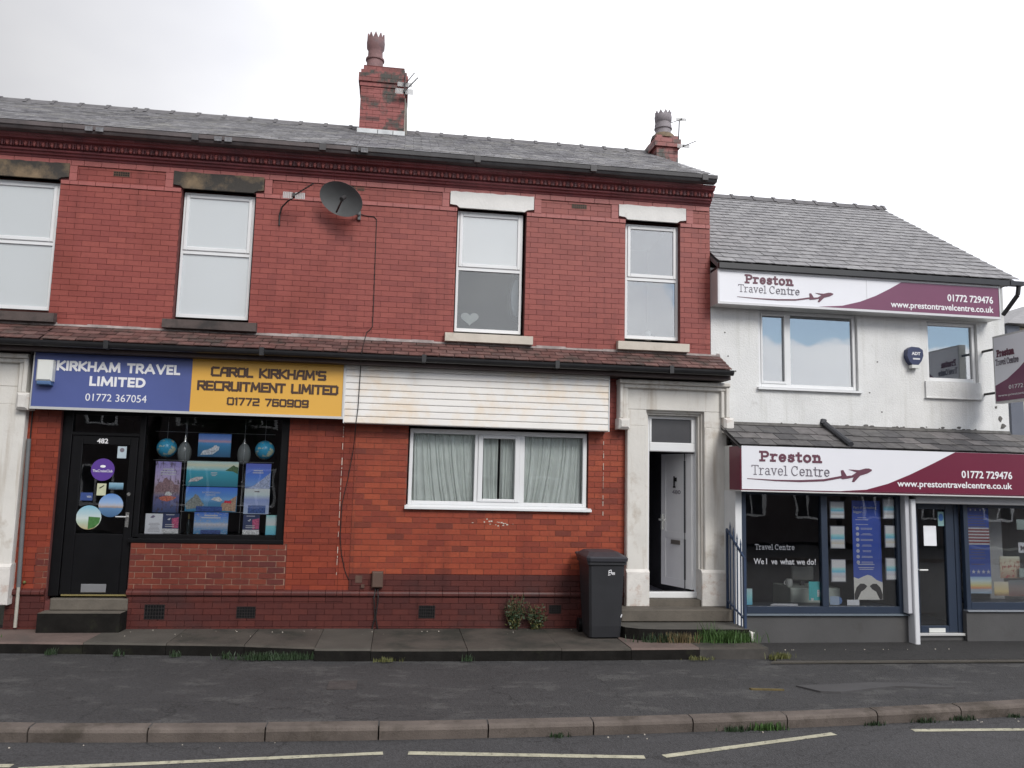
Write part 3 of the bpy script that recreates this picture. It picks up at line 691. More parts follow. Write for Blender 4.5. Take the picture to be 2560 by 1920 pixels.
for house, xa, xb, holes in ((nb, XL, X1, H_nb), (sh, X1, X2, H_sh), (hs, X2, X3, H_hs)):
    wall = wallslab('brick_wall', xa, xb, 0.0, ZT + .25, .004, .26, holes, M['mortar'], house)
    lst = []; sft = (house is not nb, house is not hs)
    # lintels take the place of bricks
    lint = {nb: [(-6.1, -4.768, 6.30, 6.545)], sh: [(-3.36, -2.10, 6.30, 6.55)], hs: [(0.62, 1.895, 6.30, 6.555), (3.235, 4.315, 6.30, 6.54)]}[house]
    strips = {nb: [(-4.765, -4.665)], sh: [(-3.47, -3.365), (-2.09, -1.985)], hs: [(0.50, 0.605), (1.905, 2.01), (3.115, 3.225), (4.325, 4.43)]}[house]
    hup = holes + lint + [(s[0], s[1], 6.30, 6.52) for s in strips + [(-4.765, -4.665)]]
    courses(xa, xb, 4.16, 6.24, hup, 'brick_up', lst, soft=sft)
    courses(xa, xb, 6.30, 6.52, hup, 'brick_up', lst, soft=sft)
    plz = 0.575
    if house is hs:
        courses(xa, xb, 0.88, 3.1, holes + [(xa, -0.62, 0, 9)], 'brick_rep', lst, gap=.008)
        courses(xa, -0.62, 0.655, 3.1, holes, 'brick_lo', lst)
        courses(-0.62, xb, 0.655, 0.88, holes, 'brick_pl', lst)
        courses(3.0, 3.24, 3.1, 3.8, holes, 'brick_up', lst)
    else:
        if house is sh:
            z1_, z2_ = (-3.555, -1.49, 0.655, 1.28), (-4.75, -4.585, 0.655, 1.20)
            courses(z1_[0], z1_[1], .655, 1.28, holes, 'brick_relay', lst, gap=.011)
            courses(z2_[0], z2_[1], .655, 1.20, holes, 'brick_relay', lst, gap=.011)
            courses(xa, xb, 0.655, 3.1, holes + [z1_, z2_], 'brick_lo', lst, soft=(True, False))
        else:
            courses(xa, xb, 0.655, 3.1, holes, 'brick_lo', lst, soft=(False, True))
    courses(xa, xb, 0.13, plz, holes + ([(-4.585, -3.53, 0.1, .6)] if house is sh else []), 'brick_pl', lst, soft=sft)
    laybricks(lst, house, wall)
    # projecting courses: string course under the panels, band course below the cornice, upright strips, moulded plinth course
    def row(x0, x1, z0, z1, yf, m, hl, name='band_brick', step=BL, ph=0.0, round_=False):
        j = math.floor((x0 - ph) / step)
        while ph + j * step < x1 - 1e-3:
            a, b = max(x0, ph + j * step), min(x1, ph + (j + 1) * step)
            if b - a > .02 and not inside((a + b) / 2, (z0 + z1) / 2, hl):
                mb = MB()
                if round_:
                    mb.prx([(yf + .03, z1), (yf + .008, z1 - .012), (yf, z1 - .035), (yf, z0 + .012), (yf + .01, z0), (.01, z0), (.01, z1 + .012)], a + .003, b - .003)
                else:
                    mb.box(a + .003, b - .003, yf, .01, z0 + .003, z1 - .003)
                mb.build(name, m, wall)
            j += 1
    def clipped(x0, x1, hl, z):
        runs = []; x = x0
        for h in sorted(h for h in hl if h[2] < z < h[3]):
            if h[0] > x: runs.append((x, min(h[0], x1)))
            x = max(x, h[1])
        if x < x1: runs.append((x, x1))
        return runs
    for a, b in clipped(xa, xb, holes + lint, 6.27): row(a, b, 6.24, 6.30, -.022, M['band'], [])
    row(xa, xb, 6.52, 6.60, -.024, M['band'], [], ph=.06)
    for s0, s1 in strips:
        if True:
            MB().box(s0, s1, -.021, .01, 6.303, 6.415).build('band_brick', M['band'], wall)
            MB().box(s0, s1, -.021, .01, 6.419, 6.518).build('band_brick', M['band'], wall)
    for a, b in clipped(xa, xb, holes, 0.6):
        row(a, b, 0.575, 0.65, -.055, M['brick_pl'], [], 'plinth_brick', round_=True)
    # lintels
    for (a, b, c, d) in lint:
        mb = MB(); rnd = random.Random(int(a * 100))
        top = [(a + (b - a) * i / 16, d - rnd.uniform(0, .012)) for i in range(17)]
        bot = [(a, c + .045), (a + .10, c + .035), (a + .14, c - .0), (b - .14, c + .0), (b - .10, c + .03), (b, c + .045)]
        mb.poly(bot + top[::-1], -.03, .10)
        mb.build('lintel', M['lintel_white'] if house is hs else M['lintel_soot'], house)

# repair mortar sheets behind the relaid bricks (just proud of the wall slab)
MB().box(-3.55, -1.50, .0015, .0038, 0.66, 1.295).build('mortar_bed', M['mortar_pale'], sh)
MB().box(-4.73, -4.59, .0015, .0038, 0.66, 1.22).build('mortar_bed', M['mortar_pale'], sh)
mz_ = MB()
for (a, b, c, d) in ((-.62, .13, .88, 3.0), (.13, 2.80, .88, 1.835), (2.805, 3.40, .88, 3.0)):
    mz_.box(a, b, .0015, .0038, c, d)
mz_.build('mortar_bed', M['mortar_mid'], hs)
# white mortar trails: straight joints where the shops were divided
def trail(x, za, zb, parent, seed):
    rnd = random.Random(seed); mb = MB(); z = za
    while z < zb:
        h = rnd.uniform(.02, .11)
        if rnd.random() < .75:
            mb.box(x + rnd.uniform(-.004, .0), x + rnd.uniform(.002, .007), -.0105, .0, z, min(z + h, zb))
        z += h + rnd.uniform(.005, .04)
    mb.build('mortar_trail', M['sill_cream'], parent)
trail(-.795, 0.86, 2.97, sh, 4)
trail(3.03, 1.75, 2.95, hs, 9)
mbd = MB(); rnd = random.Random(2)
for _ in range(16):
    x, z = rnd.gauss(1.45, .10), rnd.gauss(1.62, .03)
    mbd.box(x, x + rnd.uniform(.008, .035), -.0095, 0, z, z + rnd.uniform(.006, .02))
mbd.build('mortar_trail', M['sill_cream'], hs)

# cornice of moulded terracotta blocks with egg ornament, shared mesh
def cornice_mesh(w):
    mb = MB()
    prof = [(.004, 6.60), (-.035, 6.60), (-.045, 6.625), (-.075, 6.635), (-.085, 6.66), (-.115, 6.668), (-.122, 6.69), (-.10, 6.70), (-.165, 6.785), (-.225, 6.792), (-.235, 6.815), (-.26, 6.825), (-.27, 6.855), (.004, 6.855)]
    mb.prx(prof, -w / 2 + .0015, w / 2 - .0015)
    for cx in (-w / 4, w / 4):
        mb.ball((cx, -.147, 6.742), .026, .026, .038, 8, 6, 1)
        mb.box(cx + w / 4 - .008, cx + w / 4 + .006, -.165, -.12, 6.705, 6.782)
        mb.box(cx - .043, cx - .033, -.152, -.12, 6.71, 6.772); mb.box(cx + .033, cx + .043, -.152, -.12, 6.71, 6.772)
    me = bpy.data.meshes.new('cornice_block'); me.from_pydata([(v[0], v[1], v[2] - 6.6) for v in mb.v], [], mb.f); me.materials.append(M['terracotta']); me.materials.append(M['band'])
    for p_, mi_ in zip(me.polygons, mb.m): p_.material_index = mi_
    return me
CM = cornice_mesh(BL)
x = X3 - .003 - BL * 61
while x < X3 - .01:
    cx = x + BL / 2
    house = nb if cx < X1 else sh if cx < X2 else hs
    place('cornice_block', CM, (cx, 0, 6.6), house)
    x += BL
# eaves gutter (box section, in lengths), slates, ridge
def roofline(house, xa, xb, gm):
    j = xa
    k = 0
    while j < xb - .01:
        e = min(j + 1.75, xb)
        MB().prx([(-.27, 6.857), (-.385, 6.857), (-.40, 6.875), (-.41, 6.895), (-.43, 6.90), (-.435, 6.955), (-.415, 6.955), (-.41, 6.92), (-.27, 6.915)], j + .003, e - .003).build('gutter', gm, house)
        if e < xb: MB().box(e - .045, e + .045, -.443, -.40, 6.865, 6.962).build('gutter_joint', M['gutter'], house)
        j = e; k += 1
EY, EZ, RY, RZ = -.40, 6.965, 3.0, 8.73
SLP = (RZ - EZ) / (RY - EY)
def slates(house, xa, xb, y0, z0, y1, z1, wid, exp, m, right_cut=None, th=.012, seed=1, parts=0, name='slate'):
    """courses of overlapping slates up a slope; right_cut(t) trims the verge; the first `parts` become objects"""
    rnd = random.Random(seed)
    L = math.hypot(y1 - y0, z1 - z0); n = int(L / exp); ux, uz = (y1 - y0) / L, (z1 - z0) / L
    nx, nz = -uz, ux
    th = th * .75
    mb = MB(); cnt = 0; cache = {}
    for r in range(n):
        s0 = r * exp; s1 = min(s0 + exp * 1.35, L)
        off = (r % 2) * wid / 2
        x = xa - off
        while x < xb:
            a, b = max(x, xa), min(x + wid, xb)
            x += wid
            if b - a < .03: continue
            l0, l1 = .017 + rnd.uniform(0, .004), .004
            d0 = rnd.uniform(-.012, .010)
            g = .003 if wid > .25 and wid < .28 else .005
            P = lambda xx, s, l: (xx, y0 + ux * s + nx * l, z0 + uz * s + nz * l)
            vs = [P(a + g, s0 + d0, l0), P(b - g, s0 + d0, l0), P(b - g, s1, l1), P(a + g, s1, l1),
                  P(a + g, s0 + d0, l0 - th), P(b - g, s0 + d0, l0 - th), P(b - g, s1, l1 - th * .5), P(a + g, s1, l1 - th * .5)]
            fs = [(0, 1, 2, 3), (4, 7, 6, 5), (0, 4, 5, 1), (1, 5, 6, 2), (3, 2, 6, 7), (0, 3, 7, 4)]
            mi = rnd.choice((0, 0, 1, 2)) if isinstance(m, list) else 0
            if cnt < parts:
                MB().add(vs, fs).build(name, m[mi] if isinstance(m, list) else m, house); cnt += 1
            else:
                mb.add(vs, fs, mi)
    if mb.v: tag(mb.build(name + 's', m, house), kind='stuff')
for i, (house, xa, xb, gm) in enumerate(((nb, XL, X1, M['gutter_br']), (sh, X1, X2, M['gutter_br']), (hs, X2, X3 - .005, M['gutter']))):
    roofline(house, xa, xb if house is not hs else 4.68, gm)
    xe = xb if house is not hs else 4.64
    roof = MB().prx([(EY + .03, EZ - .03), (RY, RZ - .03), (RY + 3.4, EZ - .03), (RY + 3.4, EZ - .12), (RY, RZ - .14), (EY + .03, EZ - .10)], xa, xe).build('roof', M['slate'][2], house)
    slates(roof, xa, xe, EY, EZ, RY, RZ, .27, .205, M['slate'], seed=i + 1)
    x = xa
    while x < xe - .1:
        e = min(x + .455, xe)
        mb = MB().prx([(RY - .16, RZ - .075), (RY - .05, RZ + .035), (RY, RZ + .055), (RY + .05, RZ + .035), (RY + .16, RZ - .075), (RY, RZ - .02)], x + .003, e)
        mb.prx([(RY - .165, RZ - .06), (RY - .055, RZ + .05), (RY, RZ + .073), (RY + .055, RZ + .05), (RY + .165, RZ - .06), (RY, RZ - .01)], e - .055, e + .004)
        mb.build('ridge_tile', M['ridge'], roof)
        x = e
for gxx, hh in ((-4.33, sh), (-2.62, sh), (-0.73, hs)):           # limescale bloom at leaking joints
    mb = MB(); rnd = random.Random(int(gxx * 10))
    for s_ in (-1, 1):
        mb.prx([(-.4465, 6.875), (-.4465, 6.94), (-.440, 6.94), (-.440, 6.875)], gxx + s_ * .02, gxx + s_ * .12)
    mb.build('lime_stain', M['leak'], hh)
# gable wall at the right end and back walls
MB().add([(X3, .26, 0), (X3, 6.2, 0), (X3, 6.2, 7.0), (X3, 3.0, 8.58), (X3, .26, 7.15), (X3 - .2, .26, 0), (X3 - .2, 6.2, 0), (X3 - .2, 6.2, 7.0), (X3 - .2, 3.0, 8.58), (X3 - .2, .26, 7.15)],
         [(0, 1, 2, 3, 4), (9, 8, 7, 6, 5), (0, 5, 6, 1), (1, 6, 7, 2), (2, 7, 8, 3), (3, 8, 9, 4), (4, 9, 5, 0)]).build('gable_wall', M['brick_up'], hs)
for house, xa, xb in ((nb, XL, X1), (sh, X1, X2), (hs, X2, X3 - .21)):
    MB().box(xa + .002, xb - .002, 6.2, 6.4, 0, 6.95).build('back_wall', M['brick_lo'], house)
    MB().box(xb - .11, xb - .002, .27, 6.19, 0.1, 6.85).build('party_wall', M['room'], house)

# red-brown lean-to roof over the ground floor
def leanto(house, xa, xb, seed, gm):
    y0, z0, y1, z1 = -.47, 3.945, 0.0, 4.215
    rf = MB().prx([(y0 + .02, z0 - .02), (y1, z1 - .02), (y1, z0 - .10), (y0 + .04, z0 - .06)], xa, xb).build('lean_to_roof', M['redtile'][2], house)
    slates(rf, xa, xb, y0, z0, y1, z1, .215, .128, M['redtile'], seed=seed, parts=300, name='tile', th=.016)
    mb = MB(); rnd = random.Random(seed + 40); x = xa      # ragged mortar fillet against the wall
    while x < xb - .01:
        e = min(x + rnd.uniform(.1, .4), xb); h = rnd.uniform(.015, .04)
        mb.prx([(-.035, z1 - .005), (-.006, z1 + h + .01), (-.006, z1 - .02)], x, e); x = e
    mb.build('mortar_fillet', mat('ragged mortar fillet', (0.28, 0.24, 0.23), .9, .4, 6), house)
    mb = MB()                                               # half round gutter
    n = 8; pr = [(-.50 + .062 * math.cos(R(180 + 180 * i / n)), 3.925 + .075 * math.sin(R(180 + 180 * i / n))) for i in range(n + 1)]
    pr += [(-.50 + .056 * math.cos(R(360 - 180 * i / n)), 3.925 + .068 * math.sin(R(360 - 180 * i / n))) for i in range(n + 1)]
    mb.prx(pr, xa, xb); mb.build('gutter', gm, house)
    MB().box(xa, xb, -.42, -.395, 3.80, 3.925).build('fascia_board', mat('dark brown fascia', (0.05, 0.03, 0.028), .6, .2), house)
    MB().box(xa, xb, -.395, 0.0, 3.80, 3.82).build('soffit', mat('dark soffit', (0.045, 0.03, 0.03), .7, .2), house)
leanto(nb, XL, X1, 11, M['gut_black']); leanto(sh, X1, X2, 12, M['gut_black']); leanto(hs, X2, 4.86, 13, M['gut_black'])
for x in (-3.9, -1.9, .3, 2.2, 3.9):
    h = nb if x < X1 else sh if x < X2 else hs
    MB().box(x - .03, x + .03, -.567, -.43, 3.845, 3.955).build('gutter_clip', M['gut_black'], h)

# air bricks
def airbrick(x0, x1, z0, z1, parent, m, yf=-.009):
    mb = MB(); mb.box(x0, x1, yf + .0025, .01, z0, z1, 1)
    n = 7 if x1 - x0 > .2 else 5; rows = 2 if z1 - z0 < .1 else 4
    t = .008
    mb.box(x0, x1, yf, 0, z0, z0 + t); mb.box(x0, x1, yf, 0, z1 - t, z1)
    for j in range(1, rows): mb.box(x0, x1, yf, 0, z0 + (z1 - z0) * j / rows - t / 2, z0 + (z1 - z0) * j / rows + t / 2)
    for i in range(n + 1):
        x = x0 + (x1 - x0 - t) * i / n; mb.box(x, x + t, yf - .001, 0, z0, z1)
    mb.build('air_brick', [m, M['black']], parent)
am = mat('brown air brick', (0.12, 0.07, 0.045), .8, .3, 8)
airbrick(-4.185, -3.965, 6.41, 6.485, sh, am); airbrick(-.895, -.785, 6.455, 6.535, sh, am); airbrick(-.765, -.66, 6.455, 6.535, hs, am); airbrick(2.49, 2.725, 6.42, 6.49, hs, am)
bm_ = mat('black air brick', (0.014, 0.011, 0.011), .8, .3, 8)
for (a, b, c, d, h) in ((-3.31, -3.05, .26, .455, sh), (-2.11, -1.86, .275, .43, sh), (.37, .60, .275, .45, hs), (2.24, 2.42, .34, .46, hs)):
    airbrick(a, b, c, d, h, bm_, -.030)

# ------------------------------------------------------------------ upstairs windows of the terrace
def sash(house, x0, x1, z0, z1, mats, gl, sillm, sx0, sx1, yf=.10, gl2=None):
    fm = mats
    w = MB()
    zt = z0 + (z1 - z0) * 0.53                       # height of the transom
    w.box(x0, x0 + .035, yf, yf + .06, z0, z1); w.box(x1 - .035, x1, yf, yf + .06, z0, z1)
    w.box(x0 + .035, x1 - .035, yf, yf + .06, z0, z0 + .05); w.box(x0 + .035, x1 - .035, yf, yf + .06, z1 - .035, z1)
    w.box(x0 + .035, x1 - .035, yf, yf + .06, zt - .045, zt + .01)
    a, b = x0 + .03, x1 - .03                        # the opening light stands proud of the fixed frame
    w.bev(a, a + .05, yf - .018, yf + .02, zt + .005, z1 - .03, .008); w.bev(b - .05, b, yf - .018, yf + .02, zt + .005, z1 - .03, .008)
    w.bev(a + .05, b - .05, yf - .0175, yf + .02, zt + .005, zt + .062, .008); w.bev(a + .05, b - .05, yf - .0175, yf + .02, z1 - .08, z1 - .03, .008)
    wo_ = w.build('window', fm, house)
    MB().box(a + .05, b - .05, yf + .004, yf + .010, zt + .062, z1 - .08).build('pane', gl, wo_)
    MB().box(x0 + .035, x1 - .035, yf + .026, yf + .032, z0 + .05, zt - .045).build('pane', gl2 or gl, wo_)
    mb = MB().prx([(-.115, WZ0 - .135), (-.115, WZ0 - .012), (yf + .05, WZ0 + .035), (yf + .05, WZ0 - .135)], sx0, sx1)
    mb.build('window_sill', sillm, house)
    return wo_
sash(nb, -5.93, -4.915, 4.44, 6.28, M['upvc_old'], M['g_pale'], M['sill_soot'], -6.05, -4.76)
sash(nb, -8.68, -7.62, 4.44, 6.28, M['upvc_old'], M['g_pale'], M['sill_soot'], -8.8, -7.5)
sash(sh, -3.225, -2.235, 4.44, 6.28, M['upvc_old'], M['g_pale'], M['sill_soot'], -3.345, -2.075)
sash(hs, .75, 1.75, 4.43, 6.285, M['upvc'], glass('pale upper sash glass', .22, (.97, .98, .98), 0, .2, milk=.45), M['sill_cream'], .605, 1.91, gl2=glass('clear lower sash glass', .10, (.9, .94, .96), 0, .2))
sash(hs, 3.375, 4.225, 4.45, 6.265, M['upvc'], M['g_up'], M['sill_cream'], 3.215, 4.335)
def vblind(x0, x1, z0, z1, y, m, label, group=None, tl=1.0):
    mb = MB(); x = x0
    while x < x1 - .02:
        e = min(x + .089, x1)
        mb.add([(x, y + .004 * tl, z0), (e, y - .002 * tl, z0), (e, y - .002 * tl, z1), (x, y + .004 * tl, z1)], [(0, 1, 2, 3)])
        x += .085
    o = mb.build('window_blind', m); tag(o, label, 'blind', group); return o
vblind(-5.93, -4.93, 4.45, 6.27, .145, M['blind'], 'pale blind behind the window at the upper left edge of the terrace', 'pale blinds upstairs')
vblind(-8.66, -7.64, 4.45, 6.27, .145, M['blind'], 'pale blind behind the outermost upstairs window of the end terrace house', 'pale blinds upstairs')
vblind(-3.21, -2.25, 4.45, 6.27, .145, M['blind'], 'pale blind behind the upstairs window over the blue and yellow sign', 'pale blinds upstairs')
bl3 = mat('cream roller blind', (0.84, 0.85, 0.85), .8, .03)
tag(MB().box(.80, 1.70, .165, .17, 5.42, 6.25).build('window_blind', bl3), 'plain pale roller blind pulled halfway down in the upstairs window right of the dish', 'blind', 'pale blinds upstairs')
def room(house, x0, x1, y0, y1, z0, z1, m):
    mb = MB()
    mb.add([(x0, y0, z0), (x1, y0, z0), (x1, y1, z0), (x0, y1, z0), (x0, y0, z1), (x1, y0, z1), (x1, y1, z1), (x0, y1, z1)],
           [(0, 1, 2, 3), (4, 7, 6, 5), (3, 2, 6, 7), (0, 3, 7, 4), (1, 5, 6, 2)])
    return mb.build('room_interior', m, house)
M['room_up'] = mat('upstairs room', (0.14, 0.145, 0.155), .9, .1, 1)
room(hs, .5, 2.0, .27, 2.2, 4.2, 6.5, M['room_up']); room(hs, 3.2, 4.45, .27, 2.2, 4.2, 6.5, M['room_up'])
# ornaments in the upstairs windows
ht = [(16 * math.sin(t) ** 3, 13 * math.cos(t) - 5 * math.cos(2 * t) - 2 * math.cos(3 * t) - math.cos(4 * t)) for t in [2 * math.pi * i / 28 for i in range(28)]]
tag(MB().poly([(.985 + p[0] * .0085, 4.66 + p[1] * .0068) for p in ht], .20, .235).build('heart_ornament', mat('cream heart', (0.55, 0.52, 0.47), .7)), 'cream heart ornament standing inside the upstairs window right of the dish', 'ornament')
mir = thing('dressing_mirror', 'dark oval dressing mirror seen edge on inside the upstairs window right of the dish', 'mirror', (1.72, .30, 4.5))
mo = MB()
N = 24
def ell(rx, rz, yy, k=0): return [(1.705 + rx * math.cos(2 * math.pi * i / N), yy, 5.02 + rz * math.sin(2 * math.pi * i / N)) for i in range(N)]
a_, b_, c_, d_ = ell(.135, .385, .24), ell(.09, .30, .235), ell(.135, .385, .27), ell(.09, .30, .265)
mo.v = a_ + b_ + c_ + d_
for i in range(N):
    j = (i + 1) % N
    mo.f += [(i, j, N + j, N + i), (2 * N + i, 3 * N + i, 3 * N + j, 2 * N + j), (i, 2 * N + i, 2 * N + j, j), (N + i, N + j, 3 * N + j, 3 * N + i)]; mo.m += [0] * 4
mo.build('frame', M['black'], mir)
MB().add([(1.705, .262, 5.02)] + [(p[0], .262, p[2]) for p in b_], [(0, 1 + i, 1 + (i + 1) % N) for i in range(N)]).build('mirror_glass', mat('mirror glass', (0.20, 0.21, 0.23), .25, .05), mir)
tag(MB().ball((3.80, .26, 4.575), .045, .045, .05).box(3.76, 3.84, .22, .30, 4.45, 4.53).build('round_ornament', M['white_pl'], smooth=False), 'small round white ornament inside the upstairs window over the white doorway', 'ornament')

# ------------------------------------------------------------------ ground floor window of the house
wd = MB(); yf = .03
x0, x1, z0, z1 = .155, 2.785, 1.86, 2.955
for (a, b, c, d) in ((x0, x0 + .05, z0, z1), (x1 - .06, x1, z0, z1), (x0 + .05, x1 - .06, z0, z0 + .055), (x0 + .05, x1 - .06, z1 - .065, z1), (1.105, 1.155, z0 + .055, z1 - .065), (1.77, 1.845, z0 + .055, z1 - .065)):
    wd.bev(a, b, yf, yf + .07, c, d, .006)
for (a, b, c, d) in ((1.155, 1.225, z0 + .055, z1 - .065), (1.70, 1.77, z0 + .055, z1 - .065), (1.225, 1.70, z0 + .055, z0 + .10), (1.225, 1.70, z1 - .115, z1 - .065)):
    wd.bev(a, b, yf - .018, yf + .03, c, d, .008)
wdo = wd.build('window', M['upvc'], hs)
for (a, b, c, d) in ((x0 + .05, 1.105, z0 + .055, z1 - .065), (1.225, 1.70, z0 + .10, z1 - .115), (1.845, x1 - .06, z0 + .055, z1 - .065)):
    MB().box(a, b, yf + .035, yf + .041, c, d).build('pane', M['g_net'], wdo)
MB().prx([(-.075, 1.80), (-.075, 1.828), (.03, 1.86), (.10, 1.86), (.10, 1.80)], .115, 2.845).build('window_sill', M['upvc'], hs)
room(hs, -.5, 3.2, .27, 3.0, 1.0, 3.1, M['room'])
def curtain(xa, xb, z0, z1, y, pleats, sweep, label, seed):
    rnd = random.Random(seed); mb = MB(); nx, nz = pleats * 6, 10
    ph = [rnd.uniform(0, 6.28) for _ in range(4)]
    for j in range(nz + 1):
        t = j / nz
        for i in range(nx + 1):
            u = i / nx
            s_ = sweep * (1 - t) ** 1.6
            uu = u + s_ * (u * (1 - u)) * 1.2
            X = xa + (xb - xa) * min(1, max(0, uu))
            mb.v.append((X, y + .020 * math.sin(u * pleats * 6.283 + ph[0] + .6 * math.sin(3 * t)) * (1.1 - .4 * t) + .012 * math.sin(u * pleats * 2.7 * 6.283 + ph[1]), z0 + (z1 - z0) * t))
    n = nx + 1
    for j in range(nz):
        for i in range(nx):
            mb.f.append((j * n + i, j * n + i + 1, (j + 1) * n + i + 1, (j + 1) * n + i)); mb.m.append(0)
    o = mb.build('net_curtain', M['net'], smooth=True); tag(o, label, 'curtain', 'net curtains'); return o
curtain(.19, 1.12, 1.88, 2.95, .15, 9, .5, 'pleated grey net curtain in the left light of the ground floor window', 1)
curtain(1.20, 1.46, 1.88, 2.95, .15, 4, .3, 'pair half of net curtain hanging left in the narrow middle light', 2)
curtain(1.50, 1.74, 1.88, 2.95, .17, 3, -.2, 'pair half of net curtain hanging right in the narrow middle light', 3)
curtain(1.83, 2.76, 1.88, 2.95, .15, 9, -.5, 'pleated grey net curtain in the right light of the ground floor window', 4)

# ------------------------------------------------------------------ white stone door surround of the house, steps, open door
def surround(house, x0, rev=False):
    """door surround whose outer left edge is at x0"""
    sw, sp = M['stone_white'], M['stone_wpatch']
    X = lambda v: x0 + v
    MB().bev(X(.14), X(.43), -.12, .10, .98, 3.10, .012).build('pilaster', sw, house)
    MB().bev(X(1.34), X(1.70), -.12, .10, .98, 3.10, .012).build('pilaster', sw, house)
    for a, b in ((.13, .475), (1.275, 1.715)):
        mb = MB().bev(X(a), X(b), -.165, .10, .462, .945, .01)
        mb.prx([(-.165, .945), (-.125, .99), (.10, .99), (.10, .945)], X(a), X(b))
        mb.build('pilaster_base', sp, house)
    MB().bev(X(.14), X(1.70), -.12, .10, 3.335, 3.70, .01).build('door_head', sw, house)
    MB().box(X(.14), X(.43), -.118, .10, 3.10, 3.335).build('door_head', sw, house)
    MB().box(X(1.34), X(1.70), -.118, .10, 3.10, 3.335).build('door_head', sw, house)
    hm = MB()                                     # hood mould: two steps, run up, across, down
    hm.bev(X(-.01), X(1.715), -.235, .004, 3.715, 3.775, .012)
    hm.bev(X(.02), X(1.69), -.185, .004, 3.655, 3.7145, .012)
    hm.bev(X(0), X(.055), -.205, .004, 3.19, 3.7145, .012); hm.bev(X(.056), X(.135), -.17, .004, 3.05, 3.654, .010)
    hm.bev(X(1.65), X(1.712), -.205, .004, 3.25, 3.7145, .012); hm.bev(X(1.59), X(1.649), -.17, .004, 3.25, 3.654, .010)
    hm.build('hood_mould', sw, house)
    MB().bev(X(-.02), X(.15), -.245, .004, 3.03, 3.19, .035).build('bracket', sp, house)
    MB().bev(X(1.61), X(1.77), -.245, .004, 3.02, 3.25, .035).build('bracket', sp, house)
    ar = MB()                                     # stepped inner moulding
    for k, (yy, w) in enumerate(((-.06, .03), (-.015, .03))):
        o = .43 + k * .03
        ar.box(X(o), X(o + .03), yy, .10, .462, 3.335 - k * .03); ar.box(X(1.34 - k * .03 - .03), X(1.34 - k * .03), yy, .10, .462, 3.335 - k * .03)
        ar.box(X(o + .03), X(1.34 - k * .03 - .03), yy, .10, 3.305 - k * .03, 3.335 - k * .03)
    ar.build('architrave', sw, house)
surround(hs, 3.225)
surround(nb, -6.70)
df = MB()
df.box(3.715, 3.765, .08, .15, .64, 3.27); df.box(4.495, 4.50 + .04, .08, .15, .64, 3.27)
df.box(3.765, 4.495, .08, .15, 3.225, 3.27); df.bev(3.765, 4.495, .065, .15, 2.725, 2.865, .012); df.bev(3.70, 4.56, .04, .16, .552, .64, .01)
df.bev(3.765, 3.80, .07, .13, 2.866, 3.224, .006); df.bev(4.43, 4.494, .07, .13, 2.866, 3.224, .006)
dfo = df.build('door_frame', M['upvc'], hs)
MB().box(3.80, 4.43, .10, .106, 2.866, 3.224).build('pane', mat('frosted fanlight glass', (.060, .060, .066), .3, .15), dfo)
room(hs, 3.66, 4.62, .17, 3.4, .50, 3.35, mat('dim hallway', (0.34, 0.34, 0.40), .9, .1, 1))
hin = Vector((4.495, .15, 0)); dr = Vector((-.255, .71, 0)).normalized(); nm = Vector((-dr.y, dr.x, 0))       # nm points towards the street
if nm.y > 0: nm = -nm
DW = .73
def dp(u, t, z): return tuple(hin + dr * u + nm * t + Vector((0, 0, z)))
def dbox(mb, u0, u1, t0, t1, z0, z1, mi=0):
    vs = [dp(u0, t1, z0), dp(u1, t1, z0), dp(u1, t0, z0), dp(u0, t0, z0), dp(u0, t1, z1), dp(u1, t1, z1), dp(u1, t0, z1), dp(u0, t0, z1)]
    mb.add(vs, [(0, 1, 5, 4), (1, 2, 6, 5), (2, 3, 7, 6), (3, 0, 4, 7), (4, 5, 6, 7), (3, 2, 1, 0)], mi)
lf = MB()
dbox(lf, 0, DW, 0, .04, .665, 2.71)
for (a, b, c, d) in ((0, .11, .665, 2.71), (DW - .11, DW, .665, 2.71), (.11, DW - .11, .665, .79), (.11, DW - .11, 1.40, 1.50), (.11, DW - .11, 2.60, 2.71)):
    dbox(lf, a, b, .041, .046, c, d)
leaf = lf.build('door', mat('white plastic door', (.88, .88, .88), .4, .03), hs)
t_ = MB(); dbox(t_, .27, .48, .042, .055, 1.31, 1.375); t_.build('letter_slot', mat('dull brass slot', (0.16, 0.14, 0.12), .5, .1), leaf)
t_ = MB(); dbox(t_, .35, .39, .041, .07, 2.28, 2.34); dbox(t_, .36, .38, .071, .085, 2.18, 2.36); dbox(t_, .345, .395, .071, .082, 2.18, 2.205); t_.build('door_knocker', M['black'], leaf)
t_ = MB(); dbox(t_, DW - .07, DW - .03, .059, .075, 1.52, 1.76); dbox(t_, DW - .16, DW - .03, .10, .12, 1.66, 1.685); dbox(t_, DW - .055, DW - .035, .0751, .10, 1.66, 1.685); t_.build('door_handle', M['white_pl'], leaf)
lettering('480', .27, .47, 2.085, .06, 0, M['grey_ink'], leaf, mapf=lambda X, Z, d: dp(.73 - X, .0415 + d, Z), name='house_number')
